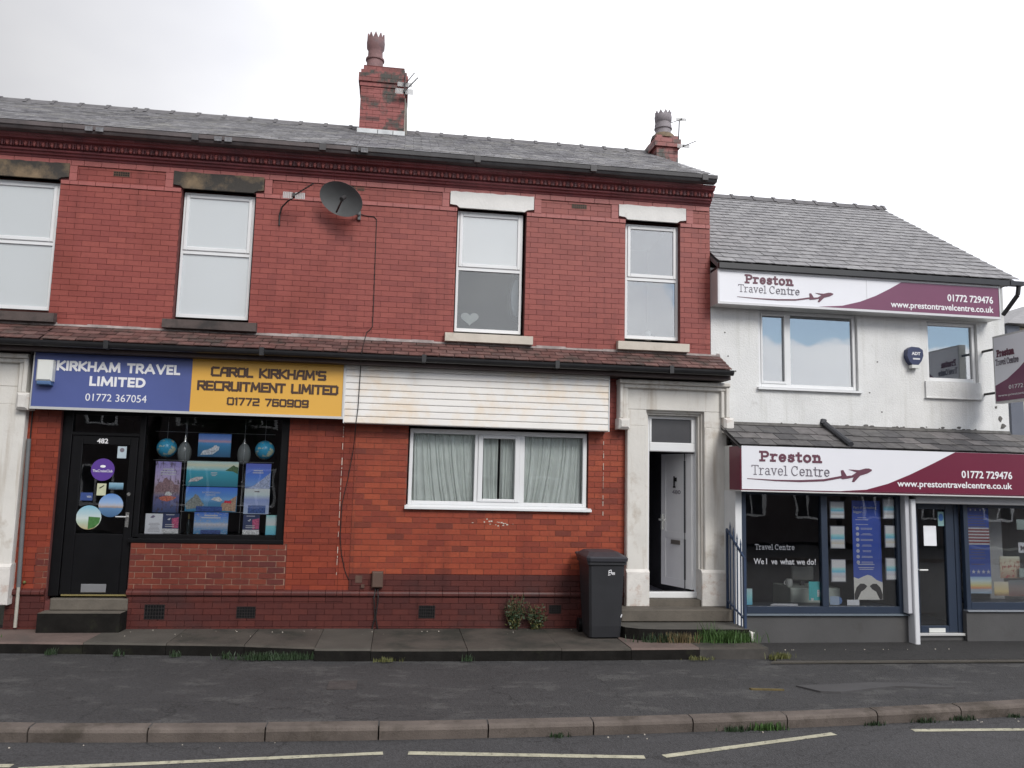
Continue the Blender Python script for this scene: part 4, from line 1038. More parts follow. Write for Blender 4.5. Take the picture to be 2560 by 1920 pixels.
# steps up to the white door
st = thing('doorstep', 'broad stone doorsteps below the open white door beside the blue railing', 'steps', (4.0, -.5, .13), 'stone doorsteps')
MB().box(3.66, 4.58, -.12, .16, .462, .55).build('threshold', M['step'], st)
MB().bev(3.20, 4.86, -.44, .003, .295, .462, .012).build('step', M['step'], st)
pl = [(3.10, -.05), (3.10, -.62), (3.16, -.78), (3.32, -.90), (3.6, -.95), (4.86, -.97), (4.86, -.05)]
mb = MB().plan(pl, .131, .285)
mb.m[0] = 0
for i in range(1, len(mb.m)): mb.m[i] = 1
mb.build('step', [mat('dark trodden stone', (0.085, 0.08, 0.07), .85, .25, 3), M['face_dk']], st)
MB().box(4.862, 4.90, -.98, -.05, .0, .255).bev(4.862, 4.92, -1.01, -.98, .09, .25, .01).build('side_kerb', M['stone_wpatch'], st)
# painted brick pier between the surround and the white shop
for z in [.3 + i * .08 for i in range(35)]:
    MB().box(4.945, 5.055, -.045, .05, z + .004, z + .076).build('pier_brick', M['brick_wh'], hs)
MB().box(4.945, 5.05, -.038, .10, .02, 3.1).build('pier', M['mortar_mid'], hs)

# blue railing
rl = thing('railing', 'blue painted iron railing running down beside the stone doorsteps', 'railing', (4.83, -.6, .27))
MB().path([(4.83, -.30, 1.60), (4.83, -.90, 1.235)], .018, 8).build('handrail', M['railblue'], rl)
MB().path([(4.83, -.30, .58), (4.83, -.90, .40)], .013, 6).build('rail', M['railblue'], rl)
MB().box(4.815, 4.85, -.32, -.29, .29, 1.60).build('post', M['railblue'], rl)
MB().box(4.815, 4.85, -.915, -.885, .27, 1.25).build('post', M['railblue'], rl)
for i in range(1, 5):
    y = -.30 - .6 * i / 5; zt = 1.60 - .365 * i / 5
    MB().tube((4.83, y, .28), (4.83, y, zt + .10), .010, 6).tube((4.83, y, zt + .10), (4.83, y, zt + .19), .014, 6, .001).build('baluster', M['railblue'], rl)

# ------------------------------------------------------------------ black shopfront (482)
sf = MB(); Y = .06
for (a, b, c, d) in ((-4.585, -4.455, .55, 3.10), (-3.575, -3.50, 1.34, 3.10), (-3.585, -3.56, .55, 1.34), (-4.455, -3.575, 2.715, 2.76), (-4.455, -3.575, 3.0, 3.10), (-3.50, -1.545, 3.01, 3.10), (-1.66, -1.545, 1.30, 3.01), (-3.50, -1.66, 1.30, 1.385)):
    sf.bev(a, b, Y, Y + .09, c, d, .006)
sfo = sf.build('shopfront', M['black'], sh)
MB().bev(-3.60, -1.54, -.02, .10, 1.27, 1.33, .01).build('window_sill', M['black'], sh)
MB().box(-3.50, -1.66, Y + .04, Y + .046, 1.385, 3.01).build('pane', M['g_shop'], sfo)
MB().box(-4.455, -3.575, Y + .04, Y + .046, 2.76, 3.0).build('pane', M['g_shop'], sfo)
d4 = MB()
for (a, b, c, d) in ((-4.445, -4.305, .565, 2.71), (-3.69, -3.585, .565, 2.71), (-4.305, -3.69, 2.59, 2.71), (-4.305, -3.69, .565, 1.38)):
    d4.bev(a, b, Y + .002, Y + .05, c, d, .008)
d4o = d4.build('door', M['black'], sh)
MB().box(-4.305, -3.69, Y + .02, Y + .026, 1.38, 2.59).build('pane', M['g_shop'], d4o)
MB().bev(-4.172, -3.852, Y - .006, Y + .002, .60, .71, .004).build('letter_plate', M['steel'], d4o)
MB().box(-3.672, -3.628, Y - .008, Y + .002, 1.476, 1.675).tube((-3.65, Y - .01, 1.615), (-3.65, Y - .06, 1.615), .011, 8).tube((-3.645, Y - .06, 1.615), (-3.785, Y - .06, 1.615), .012, 8).build('door_handle', M['chrome'], d4o)
MB().tube((-3.654, Y + .002, 1.923), (-3.654, Y - .012, 1.923), .024, 14).build('lock', M['chrome'], d4o)
MB().box(-4.41, -3.575, Y - .02, Y + .0, .555, .575).build('sill_strip', M['brass'], d4o)
lettering('482', -4.122, -3.978, 2.612, .062, Y - .001, M['white_ink'], d4o, bold=.02, name='house_number')
s2 = thing('doorstep', 'two worn stone steps below the black shop door numbered 482', 'steps', (-3.95, -.3, .13), 'stone doorsteps')
MB().bev(-4.51, -3.53, -.04, .06, .376, .53, .012).build('step', M['step'], s2)
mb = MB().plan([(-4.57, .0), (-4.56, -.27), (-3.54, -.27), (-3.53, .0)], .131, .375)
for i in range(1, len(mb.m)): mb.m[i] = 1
mb.build('step', [M['step'], M['face_dk']], s2)
room(sh, -4.58, -1.52, .17, 3.0, .5, 3.11, M['room'])
# door stickers
def disc(x, z, r, y, m, name, label, cat, group=None, d=.003):
    o = MB().poly([(x + r * math.cos(2 * math.pi * i / 28), z + r * math.sin(2 * math.pi * i / 28)) for i in range(28)], y, y + d).build(name, m)
    tag(o, label, cat, group); return o
YS = Y + .0155
p_ = disc(-4.024, 2.25, .153, YS, mat('purple sticker', (0.09, 0.035, 0.26), .5, .05), 'round_sticker', 'round purple sticker high on the glass of the black shop door', 'sticker', 'stickers on the shop door')
lettering('TheCruiseClub', -4.155, -3.895, 2.215, .036, YS - .001, M['white_ink'], p_)
MB().poly([(-4.024 + .036 * math.cos(t * .3491), 2.295 + .018 * math.sin(t * .3491)) for t in range(18)], YS - .003, YS - .0005).build('logo', M['white_ink'], p_)
skyp = [(0.0, (0.05, 0.12, 0.25)), (.38, (0.10, 0.22, 0.40)), (.42, (0.35, 0.27, 0.22)), (.5, (0.45, 0.45, 0.5)), (.62, (0.30, 0.45, 0.70)), (1.0, (0.10, 0.25, 0.60))]
disc(-3.88, 1.766, .16, YS - .004, picture('sea picture', skyp, .10, 5, k=.85), 'round_sticker', 'round sticker with blue sky and sea, right of the lower pair on the black door', 'sticker', 'stickers on the shop door')
p_ = disc(-4.151, 1.598, .163, YS - .010, picture('beach picture', [(0, (.45, .35, .18)), (.3, (.40, .50, .40)), (.45, (.55, .62, .60)), (1, (.20, .45, .58))], .12, 4, k=.95), 'round_sticker', 'round sticker split between pale beach and green field, lowest on the black door', 'sticker', 'stickers on the shop door')
MB().poly([(-4.151, 1.44), (-4.07, 1.465), (-4.01, 1.53), (-4.0, 1.60), (-4.151, 1.61)], YS - .013, YS - .0103).build('picture_half', mat('green field print', (0.05, 0.16, 0.04), .5, .3, 30), p_)
def sheetcard(x0, x1, z0, z1, y, m, name, label, cat, group=None, d=.004):
    o = MB().box(x0, x1, y, y + d, z0, z1).build(name, m); tag(o, label, cat, group); return o
c_ = sheetcard(-3.851, -3.734, 2.413, 2.576, YS, mat('pale blue sticker', (0.42, 0.50, 0.55), .5), 'sticker', 'small pale blue card sticker in the top right of the black door glass', 'sticker', 'stickers on the shop door')
MB().poly([(-3.792 + .03 * math.cos(i * .5236), 2.525 + .03 * math.sin(i * .5236)) for i in range(12)], YS - .003, YS - .0005).build('logo', M['grey_ink'], c_)
c_ = sheetcard(-4.079, -3.961, 1.898, 2.061, YS, mat('pale yellow sticker', (0.50, 0.52, 0.36), .5), 'sticker', 'pale yellow sticker below the purple round one on the black door', 'sticker', 'stickers on the shop door')
MB().poly([(-4.05, 2.0), (-4.04, 1.99), (-3.985, 2.03), (-3.99, 2.04)], YS - .003, YS - .0005).build('logo', M['black'], c_)
sheetcard(-3.927, -3.740, 1.981, 2.075, YS, picture('blue arch print', [(0, (.02, .03, .05)), (.5, (.15, .3, .4)), (1, (.25, .4, .5))], .4, 3, k=1.0), 'sticker', 'small oblong blue and black sticker right of the yellow one', 'sticker', 'stickers on the shop door')
c_ = sheetcard(-4.284, -4.127, 1.826, 1.933, YS, mat('blue card sticker', (0.03, 0.06, 0.20), .5), 'sticker', 'small dark blue payment card sticker at the left edge of the black door', 'sticker', 'stickers on the shop door')
lettering('VISA', -4.20, -4.14, 1.865, .025, YS - .001, M['silver_ink'], c_)

# window display: globes, lamps, hanging posters
def wire(x, y, z0, z1, parent, r=.003): return MB().tube((x, y, z0), (x, y, z1), r, 5).build('cord', M['steel'], parent)
seam, ntm, pm_, om = newmat('globe print')
tcn = ntm.nodes.new('ShaderNodeTexCoord')
nn = noise(ntm, 2.2, 5, .6, tcn.outputs['Generated'])
cc = mixc(ntm, ramp(ntm, nn.outputs[0], .53, .56), (0.05, 0.40, 0.66), (0.62, 0.68, 0.50))
ntm.links.new(cc, pm_.inputs['Base Color']); pm_.inputs['Roughness'].default_value = .3
for x, z, lab in ((-3.272, 2.577, 'light blue globe hanging at the left of the travel shop window'), (-1.92, 2.585, 'light blue globe hanging at the right end of the travel shop window')):
    g = thing('hanging_globe', lab, 'globe', (x, .32, z - .14), 'globes in the shop window')
    MB().ball((x, .32, z), .138, n=20, m=14).build('ball', seam, g, smooth=True); wire(x, .32, z + .13, 3.05, g)
for x, z, lab in ((-3.017, 2.53, 'smoked glass pendant lamp beside the left globe'), (-2.20, 2.53, 'smoked glass pendant lamp beside the right globe')):
    g = thing('pendant_lamp', lab, 'lamp', (x, .28, z - .16), 'pendant lamps in the shop window')
    MB().lathe([(.004, z - .165), (.055, z - .15), (.085, z - .10), (.096, z - .03), (.090, z + .04), (.066, z + .10), (.030, z + .14)], x, .28, 18).build('lamp_shade', mat('smoked glass', (0.20, 0.22, 0.22), .15, .1), g, smooth=True)
    MB().lathe([(.030, z + .14), (.022, z + .17), (.010, z + .21), (.006, z + .24)], x, .28, 12).build('lamp_cap', M['chrome'], g, smooth=True); wire(x, .28, z + .24, 3.05, g)
PY = .118
ph = [(0, (.03, .05, .12)), (.30, (.10, .10, .20)), (.40, (.20, .15, .16)), (.52, (.25, .20, .24)), (.62, (.33, .27, .38)), (1, (.19, .17, .36))]
WG = 'posters in the travel shop window'
def poster(x0, x1, z0, z1, m, label, y=PY, group=WG):
    o = MB().box(x0, x1, y, y + .005, z0, z1).build('poster', m); tag(o, label, 'poster', group); return o
def shape(parent, pts, col, y=PY - .003, name='print', rough=.5, var=.5, vs=45):
    return MB().poly(pts, y, y + .0025).build(name, mat('printed ink', tuple(min(.85, v * 2.0) for v in col), rough, var, vs), parent)
def lines(parent, xc, zs, w, h, y, m, seed=0):
    rnd = random.Random(seed); mb = MB()
    for z in zs:
        k = w * rnd.uniform(.6, 1.0); mb.box(xc - k / 2, xc + k / 2, y - .0015, y - .0002, z, z + h)
    mb.build('text_lines', m, parent)
p_ = poster(-2.80, -2.355, 2.465, 2.79, picture('cruise dusk', [(0, (.02, .07, .14)), (.45, (.03, .14, .26)), (.6, (.05, .17, .33)), (.68, (.30, .18, .22)), (.76, (.10, .16, .34)), (1, (.03, .10, .30))], .05, 4), 'small cruise ship at dusk poster hanging between the two pendant lamps')
shape(p_, [(-2.76, 2.49), (-2.60, 2.50), (-2.52, 2.56), (-2.51, 2.61), (-2.56, 2.62), (-2.66, 2.57), (-2.73, 2.55)], (.30, .32, .36))
shape(p_, [(-2.62, 2.56), (-2.545, 2.60), (-2.545, 2.63), (-2.58, 2.625)], (.5, .5, .52), PY - .006)
p_ = poster(-3.345, -3.005, 1.68, 2.385, picture('purple harbour', ph, .05, 7, blot=((.10, .07, .08), 9)), 'tall purple poster of a castle town with red boat')
shape(p_, [(-3.33, 2.03), (-3.28, 2.10), (-3.24, 2.09), (-3.22, 2.15), (-3.19, 2.16), (-3.16, 2.13), (-3.11, 2.12), (-3.08, 2.07), (-3.02, 2.06), (-3.02, 1.97), (-3.33, 1.96)], (.16, .10, .11))
shape(p_, [(-3.28, 1.88), (-3.24, 1.845), (-3.16, 1.83), (-3.08, 1.86), (-3.04, 1.89), (-3.12, 1.91), (-3.22, 1.905)], (.30, .09, .06))
shape(p_, [(-3.20, 1.92), (-3.18, 1.965), (-3.14, 1.97), (-3.10, 1.93), (-3.13, 1.91)], (.55, .53, .52), PY - .006)
lines(p_, -3.175, (2.27, 2.235, 2.20), .22, .016, PY, M['silver_ink'], 1)
p_ = poster(-2.93, -2.232, 2.052, 2.40, picture('lagoon', [(0, (.02, .12, .17)), (.35, (.03, .20, .26)), (.60, (.04, .24, .32)), (.68, (.22, .38, .40)), (.85, (.42, .45, .32)), (1, (.30, .42, .42))], .05, 3), 'wide poster of a ship on a turquoise bay with green headland')
shape(p_, [(-2.41, 2.275), (-2.36, 2.31), (-2.30, 2.355), (-2.27, 2.335), (-2.235, 2.325), (-2.235, 2.23), (-2.30, 2.265)], (.05, .09, .04))
shape(p_, [(-2.90, 2.10), (-2.86, 2.115), (-2.78, 2.12), (-2.70, 2.165), (-2.71, 2.185), (-2.80, 2.18), (-2.87, 2.15)], (.32, .30, .30))
lines(p_, -2.56, (2.24, 2.22, 2.20), .09, .010, PY, M['silver_ink'], 2)
p_ = poster(-2.92, -2.228, 1.70, 2.042, picture('fjord', [(0, (.03, .14, .24)), (.35, (.05, .16, .28)), (.5, (.12, .25, .42)), (.62, (.08, .20, .48)), (1, (.04, .12, .42))], .05, 4), 'wide blue NORWEGIAN FJORDS poster with red cabins')
shape(p_, [(-2.92, 1.80), (-2.87, 1.86), (-2.82, 1.90), (-2.79, 1.945), (-2.75, 1.92), (-2.70, 1.84), (-2.66, 1.79), (-2.75, 1.75), (-2.90, 1.73)], (.14, .15, .14))
shape(p_, [(-2.58, 1.87), (-2.54, 1.90), (-2.47, 1.91), (-2.42, 1.86), (-2.46, 1.84)], (.48, .52, .58))
shape(p_, [(-2.45, 1.72), (-2.43, 1.82), (-2.33, 1.86), (-2.235, 1.93), (-2.235, 1.71)], (.25, .17, .12))
shape(p_, [(-2.40, 1.83), (-2.39, 1.86), (-2.30, 1.855), (-2.30, 1.82)], (.50, .02, .04), PY - .006)
shape(p_, [(-2.77, 1.705), (-2.77, 1.775), (-2.42, 1.775), (-2.42, 1.705)], (.02, .05, .17), PY - .009)
lettering('NORWEGIAN', -2.70, -2.46, 1.955, .025, PY - .001, M['silver_ink'], p_); lettering('FJORDS', -2.65, -2.52, 1.92, .025, PY - .001, M['silver_ink'], p_)
p_ = poster(-2.13, -1.785, 1.68, 2.387, picture('snow peaks', [(0, (.28, .33, .45)), (.28, (.18, .22, .38)), (.38, (.36, .42, .55)), (.50, (.40, .46, .60)), (.505, (.10, .12, .22)), (.56, (.12, .22, .42)), (.75, (.06, .14, .42)), (1, (.07, .09, .32))], .02, 6), 'tall poster of snowy mountains under blue sky, right in the travel shop window')
shape(p_, [(-2.125, 2.03), (-2.02, 2.07), (-1.93, 2.14), (-1.85, 2.21), (-1.79, 2.26), (-1.79, 2.035)], (.22, .25, .36))
shape(p_, [(-2.07, 1.69), (-2.07, 1.80), (-1.83, 1.80), (-1.83, 1.69)], (.03, .06, .17))
lines(p_, -1.96, (2.28, 2.25), .18, .014, PY, M['silver_ink'], 3); lines(p_, -1.96, (1.985,), .10, .016, PY, M['grey_ink'], 4)
for x0, x1, lab in ((-3.202, -2.984, 'navy flight offer leaflet standing between the white notice and the dark gap'), (-2.125, -1.90, 'navy flight offer leaflet below the tall snowy mountain poster')):
    p_ = poster(x0, x1, 1.393, 1.668, mat('navy leaflet', (0.05, 0.07, 0.17), .5, .1, 8), lab)
    w_ = x1 - x0
    shape(p_, [(x0, 1.394), (x0, 1.46), (x1, 1.46), (x1, 1.394)], (.42, .46, .55)); shape(p_, [(x0 + w_ * .6, 1.47), (x0 + w_ * .55, 1.6), (x1 - .005, 1.62), (x1 - .005, 1.47)], (.28, .06, .12), PY - .0028)
    shape(p_, [(x0 + .06, 1.585), (x0 + .10, 1.61), (x0 + .105, 1.60), (x0 + .09, 1.575)], (.6, .62, .66)); lines(p_, x0 + w_ * .45, (1.645, 1.51, 1.485), w_ * .6, .010, PY - .003, M['silver_ink'], 5)
p_ = poster(-3.43, -3.185, 1.388, 1.662, M['paper'], 'white framed notice standing at the left end of the travel shop window', .12)
lines(p_, -3.31, [1.42 + i * .018 for i in range(7)], .17, .004, .12, M['grey_ink'], 6); shape(p_, [(-3.37, 1.61), (-3.33, 1.60), (-3.30, 1.625), (-3.33, 1.64)], (.12, .10, .15), .117)
p_ = poster(-2.785, -2.328, 1.393, 1.693, picture('white village', [(0, (.04, .14, .26)), (.22, (.08, .18, .32)), (.45, (.35, .34, .36)), (.55, (.12, .24, .50)), (1, (.04, .11, .38))], .08, 9, blot=((.5, .5, .52), 14)), 'landscape poster of a white hillside village, lowest in the middle of the travel shop window')
shape(p_, [(-2.69, 1.395), (-2.69, 1.45), (-2.42, 1.45), (-2.42, 1.395)], (.03, .05, .14)); lines(p_, -2.56, (1.64, 1.61), .26, .018, PY, M['silver_ink'], 8)
p_ = poster(-1.815, -1.63, 1.392, 1.667, picture('lagoon card', [(0, (.10, .32, .45)), (.45, (.16, .40, .48)), (.5, (.45, .50, .52)), (.8, (.35, .45, .48)), (1, (.15, .35, .35))], .08, 5), 'pale turquoise card at the right end of the travel shop window sill', .13)
bt = thing('bottle', 'dark bottle with gold neck standing in the travel shop window', 'bottle', (-2.888, .25, 1.385))
MB().lathe([(.026, 1.385), (.028, 1.40), (.028, 1.52), (.012, 1.575), (.011, 1.60)], -2.888, .25, 12).build('body', mat('dark bottle glass', (0.02, 0.03, 0.035), .15), bt, smooth=True)
MB().lathe([(.0125, 1.59), (.0135, 1.66), (.010, 1.664)], -2.888, .25, 12).build('neck_foil', M['brass'], bt, smooth=True)
hr = thing('display_rail', 'thin wire display rails and cables carrying the posters in the travel shop window', 'display rail', (-2.55, .17, 1.39))
for z in (2.805, 2.405, 2.065, 1.79, 1.695): MB().tube((-3.40 if z > 2.3 else -2.98, .172, z), (-1.76, .172, z), .0035, 5).build('wire', M['steel'], hr)
for x in (-2.975, -2.18): MB().tube((x, .172, 1.39), (x, .172, 3.0), .003, 5).build('cable', M['steel'], hr)
for x in (-2.975, -2.18):
    for z in (2.41, 2.12, 2.06, 1.79, 1.70): MB().tube((x, .16, z), (x, .18, z), .011, 8).build('clip', M['chrome'], hr)
MB().box(-3.49, -1.67, .11, .50, 1.345, 1.384).build('display_shelf', M['black'], sh)

# ------------------------------------------------------------------ blue and yellow signboard
sg = thing('signboard', 'long signboard, blue half KIRKHAM TRAVEL LIMITED and yellow half CAROL KIRKHAM\'S RECRUITMENT LIMITED', 'sign', (-2.84, -.1, 3.03))
MB().box(-4.885, -.80, -.245, -.004, 3.055, 3.795).build('sign_box', M['dark_metal'], sg)
MB().box(-4.885, -2.862, -.252, -.246, 3.07, 3.795).build('blue_panel', M['blue_sign'], sg)
MB().box(-2.860, -.815, -.252, -.246, 3.07, 3.80).build('yellow_panel', M['yellow_sign'], sg)
MB().box(-4.90, -.79, -.262, -.20, 3.035, 3.069).box(-.813, -.79, -.262, -.20, 3.07, 3.81).box(-4.90, -4.887, -.262, -.20, 3.07, 3.80).build('trim', M['alu'], sg)
lettering('01772 367054', -4.210, -3.426, 3.167, .098, -.2525, M['white_ink'], sg)
GEO = {'K': (.62, [[(0, 0), (0, 1)], [(.60, 1), (.08, .5), (.64, 0)]]), 'I': (.02, [[(0, 0), (0, 1)]]), 'R': (.56, [[(0, 0), (0, 1), (.30, 1)] + arc(.30, .74, .24, .26, 90, -90, 6)[1:] + [(0, .48)], [(.26, .48), (.58, 0)]]),
 'H': (.64, [[(0, 0), (0, 1)], [(.64, 0), (.64, 1)], [(0, .5), (.64, .5)]]), 'A': (.84, [[(0, 0), (.42, 1), (.84, 0)], [(.16, .30), (.68, .30)]]), 'M': (.92, [[(0, 0), (.08, 1), (.46, .12), (.84, 1), (.92, 0)]]),
 'T': (.60, [[(0, 1), (.60, 1)], [(.30, 1), (.30, 0)]]), 'V': (.78, [[(0, 1), (.39, 0), (.78, 1)]]), 'E': (.44, [[(.44, 1), (0, 1), (0, 0), (.44, 0)], [(0, .5), (.40, .5)]]), 'L': (.40, [[(0, 1), (0, 0), (.40, 0)]]),
 'D': (.66, [[(0, 0), (0, 1), (.24, 1)] + arc(.24, .5, .42, .5, 90, -90, 10)[1:] + [(0, 0)]]), ' ': (.26, [])}
strokes('KIRKHAM TRAVEL', GEO, -4.605, -3.015, 3.562, .137, .031, -.2525, M['white_ink'], sg, gap=.30)
strokes('LIMITED', GEO, -4.175, -3.457, 3.37, .133, .031, -.2525, M['white_ink'], sg, gap=.30)
strokes("CAROL KIRKHAM'S", ANG, -2.611, -1.052, 3.565, .138, .031, -.2525, M['brown_ink'], sg, gap=.24)
strokes("RECRUITMENT LIMITED", ANG, -2.780, -.875, 3.367, .138, .031, -.2525, M['brown_ink'], sg, gap=.24)
strokes("01772 760909", ANG, -2.373, -1.272, 3.175, .110, .023, -.2525, M['brown_ink'], sg, gap=.26)
ab = thing('alarm_box', 'white alarm box with blue base fixed to the left end of the blue sign', 'alarm box', (-4.69, -.30, 3.35), 'alarm boxes')
MB().bev(-4.815, -4.615, -.365, -.255, 3.405, 3.69, .02).build('cover', M['white_pl'], ab)
MB().bev(-4.805, -4.625, -.355, -.258, 3.352, 3.404, .012).build('base', M['blue_pl'], ab)

# white ribbed cladding box beside the sign
cl = thing('cladding_panel', 'yellowing white ribbed cladding panel over the net curtained window', 'cladding', (1.13, -.1, 2.99))
MB().box(-.77, 3.03, -.225, -.004, 2.99, 3.83).build('backing', M['upvc'], cl)
nsl = 9; zb_ = 2.985; hgt = (3.835 - 2.985) / nsl
for i in range(nsl):
    z = zb_ + i * hgt
    MB().prx([(-.226, z + .001), (-.250, z + .002), (-.256, z + .012), (-.252, z + hgt - .010), (-.244, z + hgt - .002), (-.226, z + hgt - .002)], -.775, 3.035).build('slat', M['cladding'], cl)
MB().box(-.79, -.776, -.262, -.004, 2.98, 3.84).build('trim', M['upvc'], cl); MB().box(3.036, 3.05, -.262, -.004, 2.98, 3.84).build('trim', M['upvc'], cl)

# ------------------------------------------------------------------ chimneys
def chimney(x0, x1, y0, y1, zb, zt, lab, potx, poty, potm, potz, flash=True, tall=True):
    ch = thing('chimney_stack', lab, 'chimney', ((x0 + x1) / 2, (y0 + y1) / 2, zb), 'chimney stacks on the terrace roof')
    def course(xa, xb, ya, yb2, za, zb2):
        lst = []
        core = MB().box(xa + .006, xb - .006, ya + .006, yb2 - .006, za, zb2); core.build('core', M['mortar'], ch)
        k = math.floor(za / BC)
        z = za
        i = 0
        while z < zb2 - .02:
            e = min(z + BC, zb2); off = (i % 2) * .5
            for (c0, c1, axis) in ((xa, xb, 'x'), (ya, yb2, 'y')):
                j = -1
                while True:
                    a = max(c0, c0 + (j + off) * BL); b = min(c1, c0 + (j + 1 + off) * BL); j += 1
                    if a >= c1 - .01: break
                    if b - a < .02: continue
                    q = .003; rr = random.uniform(-.003, .003)
                    if axis == 'x':
                        MB().box(a + q, b - q, ya - rr, ya + .05, z + q, e - q).build('brick', M['brick_ch'], ch)
                    else:
                        mb2.box(xb - .05, xb + rr, a + q + (.0505 if a == c0 else 0), b - q, z + q, e - q); mb2.box(xa + rr, xa + .05, a + q + (.0505 if a == c0 else 0), b - q, z + q, e - q)
            z += BC; i += 1
    mb2 = MB()
    if tall:
        course(x0, x1, y0, y1, zb, 9.20)
        course(x0 - .02, x1 + .02, y0 - .02, y1 + .02, 9.20, 9.28)
        course(x0 - .045, x1 + .045, y0 - .045, y1 + .045, 9.28, 9.44)
        course(x0 - .01, x1 + .02, y0 - .01, y1 + .01, 9.44, 9.52)
        course(x0 + .03, x1 - .02, y0 + .03, y1 - .03, 9.52, zt)
    else:
        course(x0, x1, y0, y1, zb, 8.62); course(x0 - .045, x1 + .045, y0 - .045, y1 + .045, 8.62, 8.78); course(x0, x1, y0, y1, 8.78, zt)
    mb2.build('side_brickwork', M['brick_ch'], ch)['kind'] = 'stuff'
    for px_, py_ in zip(potx, poty):
        b = zt; h = potz - b; r = .165
        mb = MB()
        mb.lathe([(r * 1.10, b - .02), (r * 1.05, b + h * .06), (r * .92, b + h * .14), (r * .90, b + h * .34), (r * 1.04, b + h * .36), (r * 1.04, b + h * .40), (r * .84, b + h * .42), (r * .80, b + h * .60), (r * .98, b + h * .66), (r * 1.02, b + h * .80), (r * .98, b + h * .86), (r * .74, b + h * .86), (r * .70, b + h * .5)], px_, py_, 24, cap=False)
        for i in range(10):
            t0, t1, t2 = [2 * math.pi * (i + k) / 10 for k in (0.04, .5, .96)]
            R1, R0 = r * .98, r * .80; zb3, zt3 = b + h * .86, b + h * 1.0
            P3 = [(px_ + R1 * math.cos(t0), py_ + R1 * math.sin(t0), zb3), (px_ + R1 * math.cos(t2), py_ + R1 * math.sin(t2), zb3), (px_ + R1 * math.cos(t1), py_ + R1 * math.sin(t1), zt3),
                  (px_ + R0 * math.cos(t0), py_ + R0 * math.sin(t0), zb3), (px_ + R0 * math.cos(t2), py_ + R0 * math.sin(t2), zb3), (px_ + R0 * math.cos(t1), py_ + R0 * math.sin(t1), zt3)]
            mb.add(P3, [(0, 1, 2), (3, 5, 4), (0, 2, 5, 3), (1, 4, 5, 2), (0, 3, 4, 1)])
        mb.build('chimney_pot', potm, ch, smooth=True)
        MB().lathe([(r * 1.5, b - .03), (r * 1.35, b + .05), (r * 1.08, b + .09)], px_, py_, 14).build('mortar_bed', M['lintel_soot'], ch, smooth=True)
    return ch
c1 = chimney(-.935, -.145, 2.20, 3.15, 8.20, 9.62, 'tall sooty brick chimney stack with crowned pot near the middle of the terrace roof', (-.725,), (2.62,), M['pot'], 10.42)
mbf = MB().box(-.965, -.12, 2.175, 2.199, 8.27, 8.40); mbf.build('flashing', M['whiteflash'], c1)
for x in (-.6, -.33): MB().box(x - .004, x + .004, 2.168, 2.175, 8.28, 8.39).build('flashing_joint', M['black'], c1)
c2 = chimney(4.63, 5.06, 2.40, 3.2, 7.7, 8.86, 'short chimney stack with pale grey crowned pot at the right end of the terrace roof', (4.835, 4.955), (2.62, 2.98), M['pot_grey'], 9.42, tall=False)
# aerials
def aerial(c, sc, lab, mast=None, tilt=(.9, -.3, .55), gr='television aerials'):
    """short beam antenna: two mesh reflector plates, a boom with rods"""
    a = thing('tv_aerial', lab, 'aerial', c, gr)
    C = Vector(c); d = Vector(tilt).normalized()
    for s_ in (-1, 1):
        mb = MB(); w, h = .125 * sc, .085 * sc; x0 = s_ * .022 * sc
        for k in range(6): mb.tube(C + Vector((x0 + s_ * w * k / 5, 0, -h * .5)), C + Vector((x0 + s_ * w * k / 5, 0, h * .5)), .004 * sc + .001, 5)
        for k in range(6): mb.tube(C + Vector((x0, 0, -h * .5 + h * k / 5)), C + Vector((x0 + s_ * w, 0, -h * .5 + h * k / 5)), .0045 * sc + .001, 5)
        mb.build('reflector', M['alu'], a)
    MB().tube(C - d * .03 * sc, C + d * .33 * sc, .008 * sc + .001, 6).build('boom', M['dark_metal'], a)
    side = d.cross(Vector((0, 0, 1))).normalized()
    for k in range(1, 8):
        p = C + d * (.04 + .04 * k) * sc
        MB().tube(p - side * .03 * sc, p + side * .03 * sc, .003 * sc + .001, 5).build('rod', M['dark_metal'], a)
    MB().box(c[0] - .018 * sc, c[0] + .018 * sc, c[1] - .03 * sc, c[1] + .02, c[2] - .02 * sc, c[2] + .03 * sc).build('dipole_box', M['dark_metal'], a)
    if mast: MB().path(mast, .012, 8).build('mast', M['dark_metal'], a)
    return a
aerial((-1.625, -.34, 6.195), 1.0, 'small television aerial on a bent arm left of the satellite dish', [(-1.60, -.33, 6.19), (-1.73, -.18, 6.16), (-1.82, -.08, 6.10), (-1.855, -.03, 6.0), (-1.855, -.02, 5.84)], (.75, -.15, .50))
aerial((-.155, 2.05, 9.09), 1.05, 'lower television aerial at the right corner of the tall chimney stack', [(-.155, 2.07, 9.02), (-.155, 2.07, 9.42), (-.155, 2.19, 9.42)], (.62, -.1, .72))
aerial((-.155, 2.15, 9.27), .85, 'upper television aerial at the right corner of the tall chimney stack', None, (.55, -.1, .75))
aerial((5.14, 2.45, 9.22), .7, 'television aerial on a thin mast beside the right hand chimney pot', [(5.10, 2.5, 8.75), (5.12, 2.5, 9.26)], (-.8, -.1, -.35))
aerial((5.13, 2.3, 8.62), .8, 'television aerial pointing right from the corner of the short chimney stack', [(5.10, 2.38, 8.62), (5.05, 2.42, 8.62)], (.9, -.1, .42))
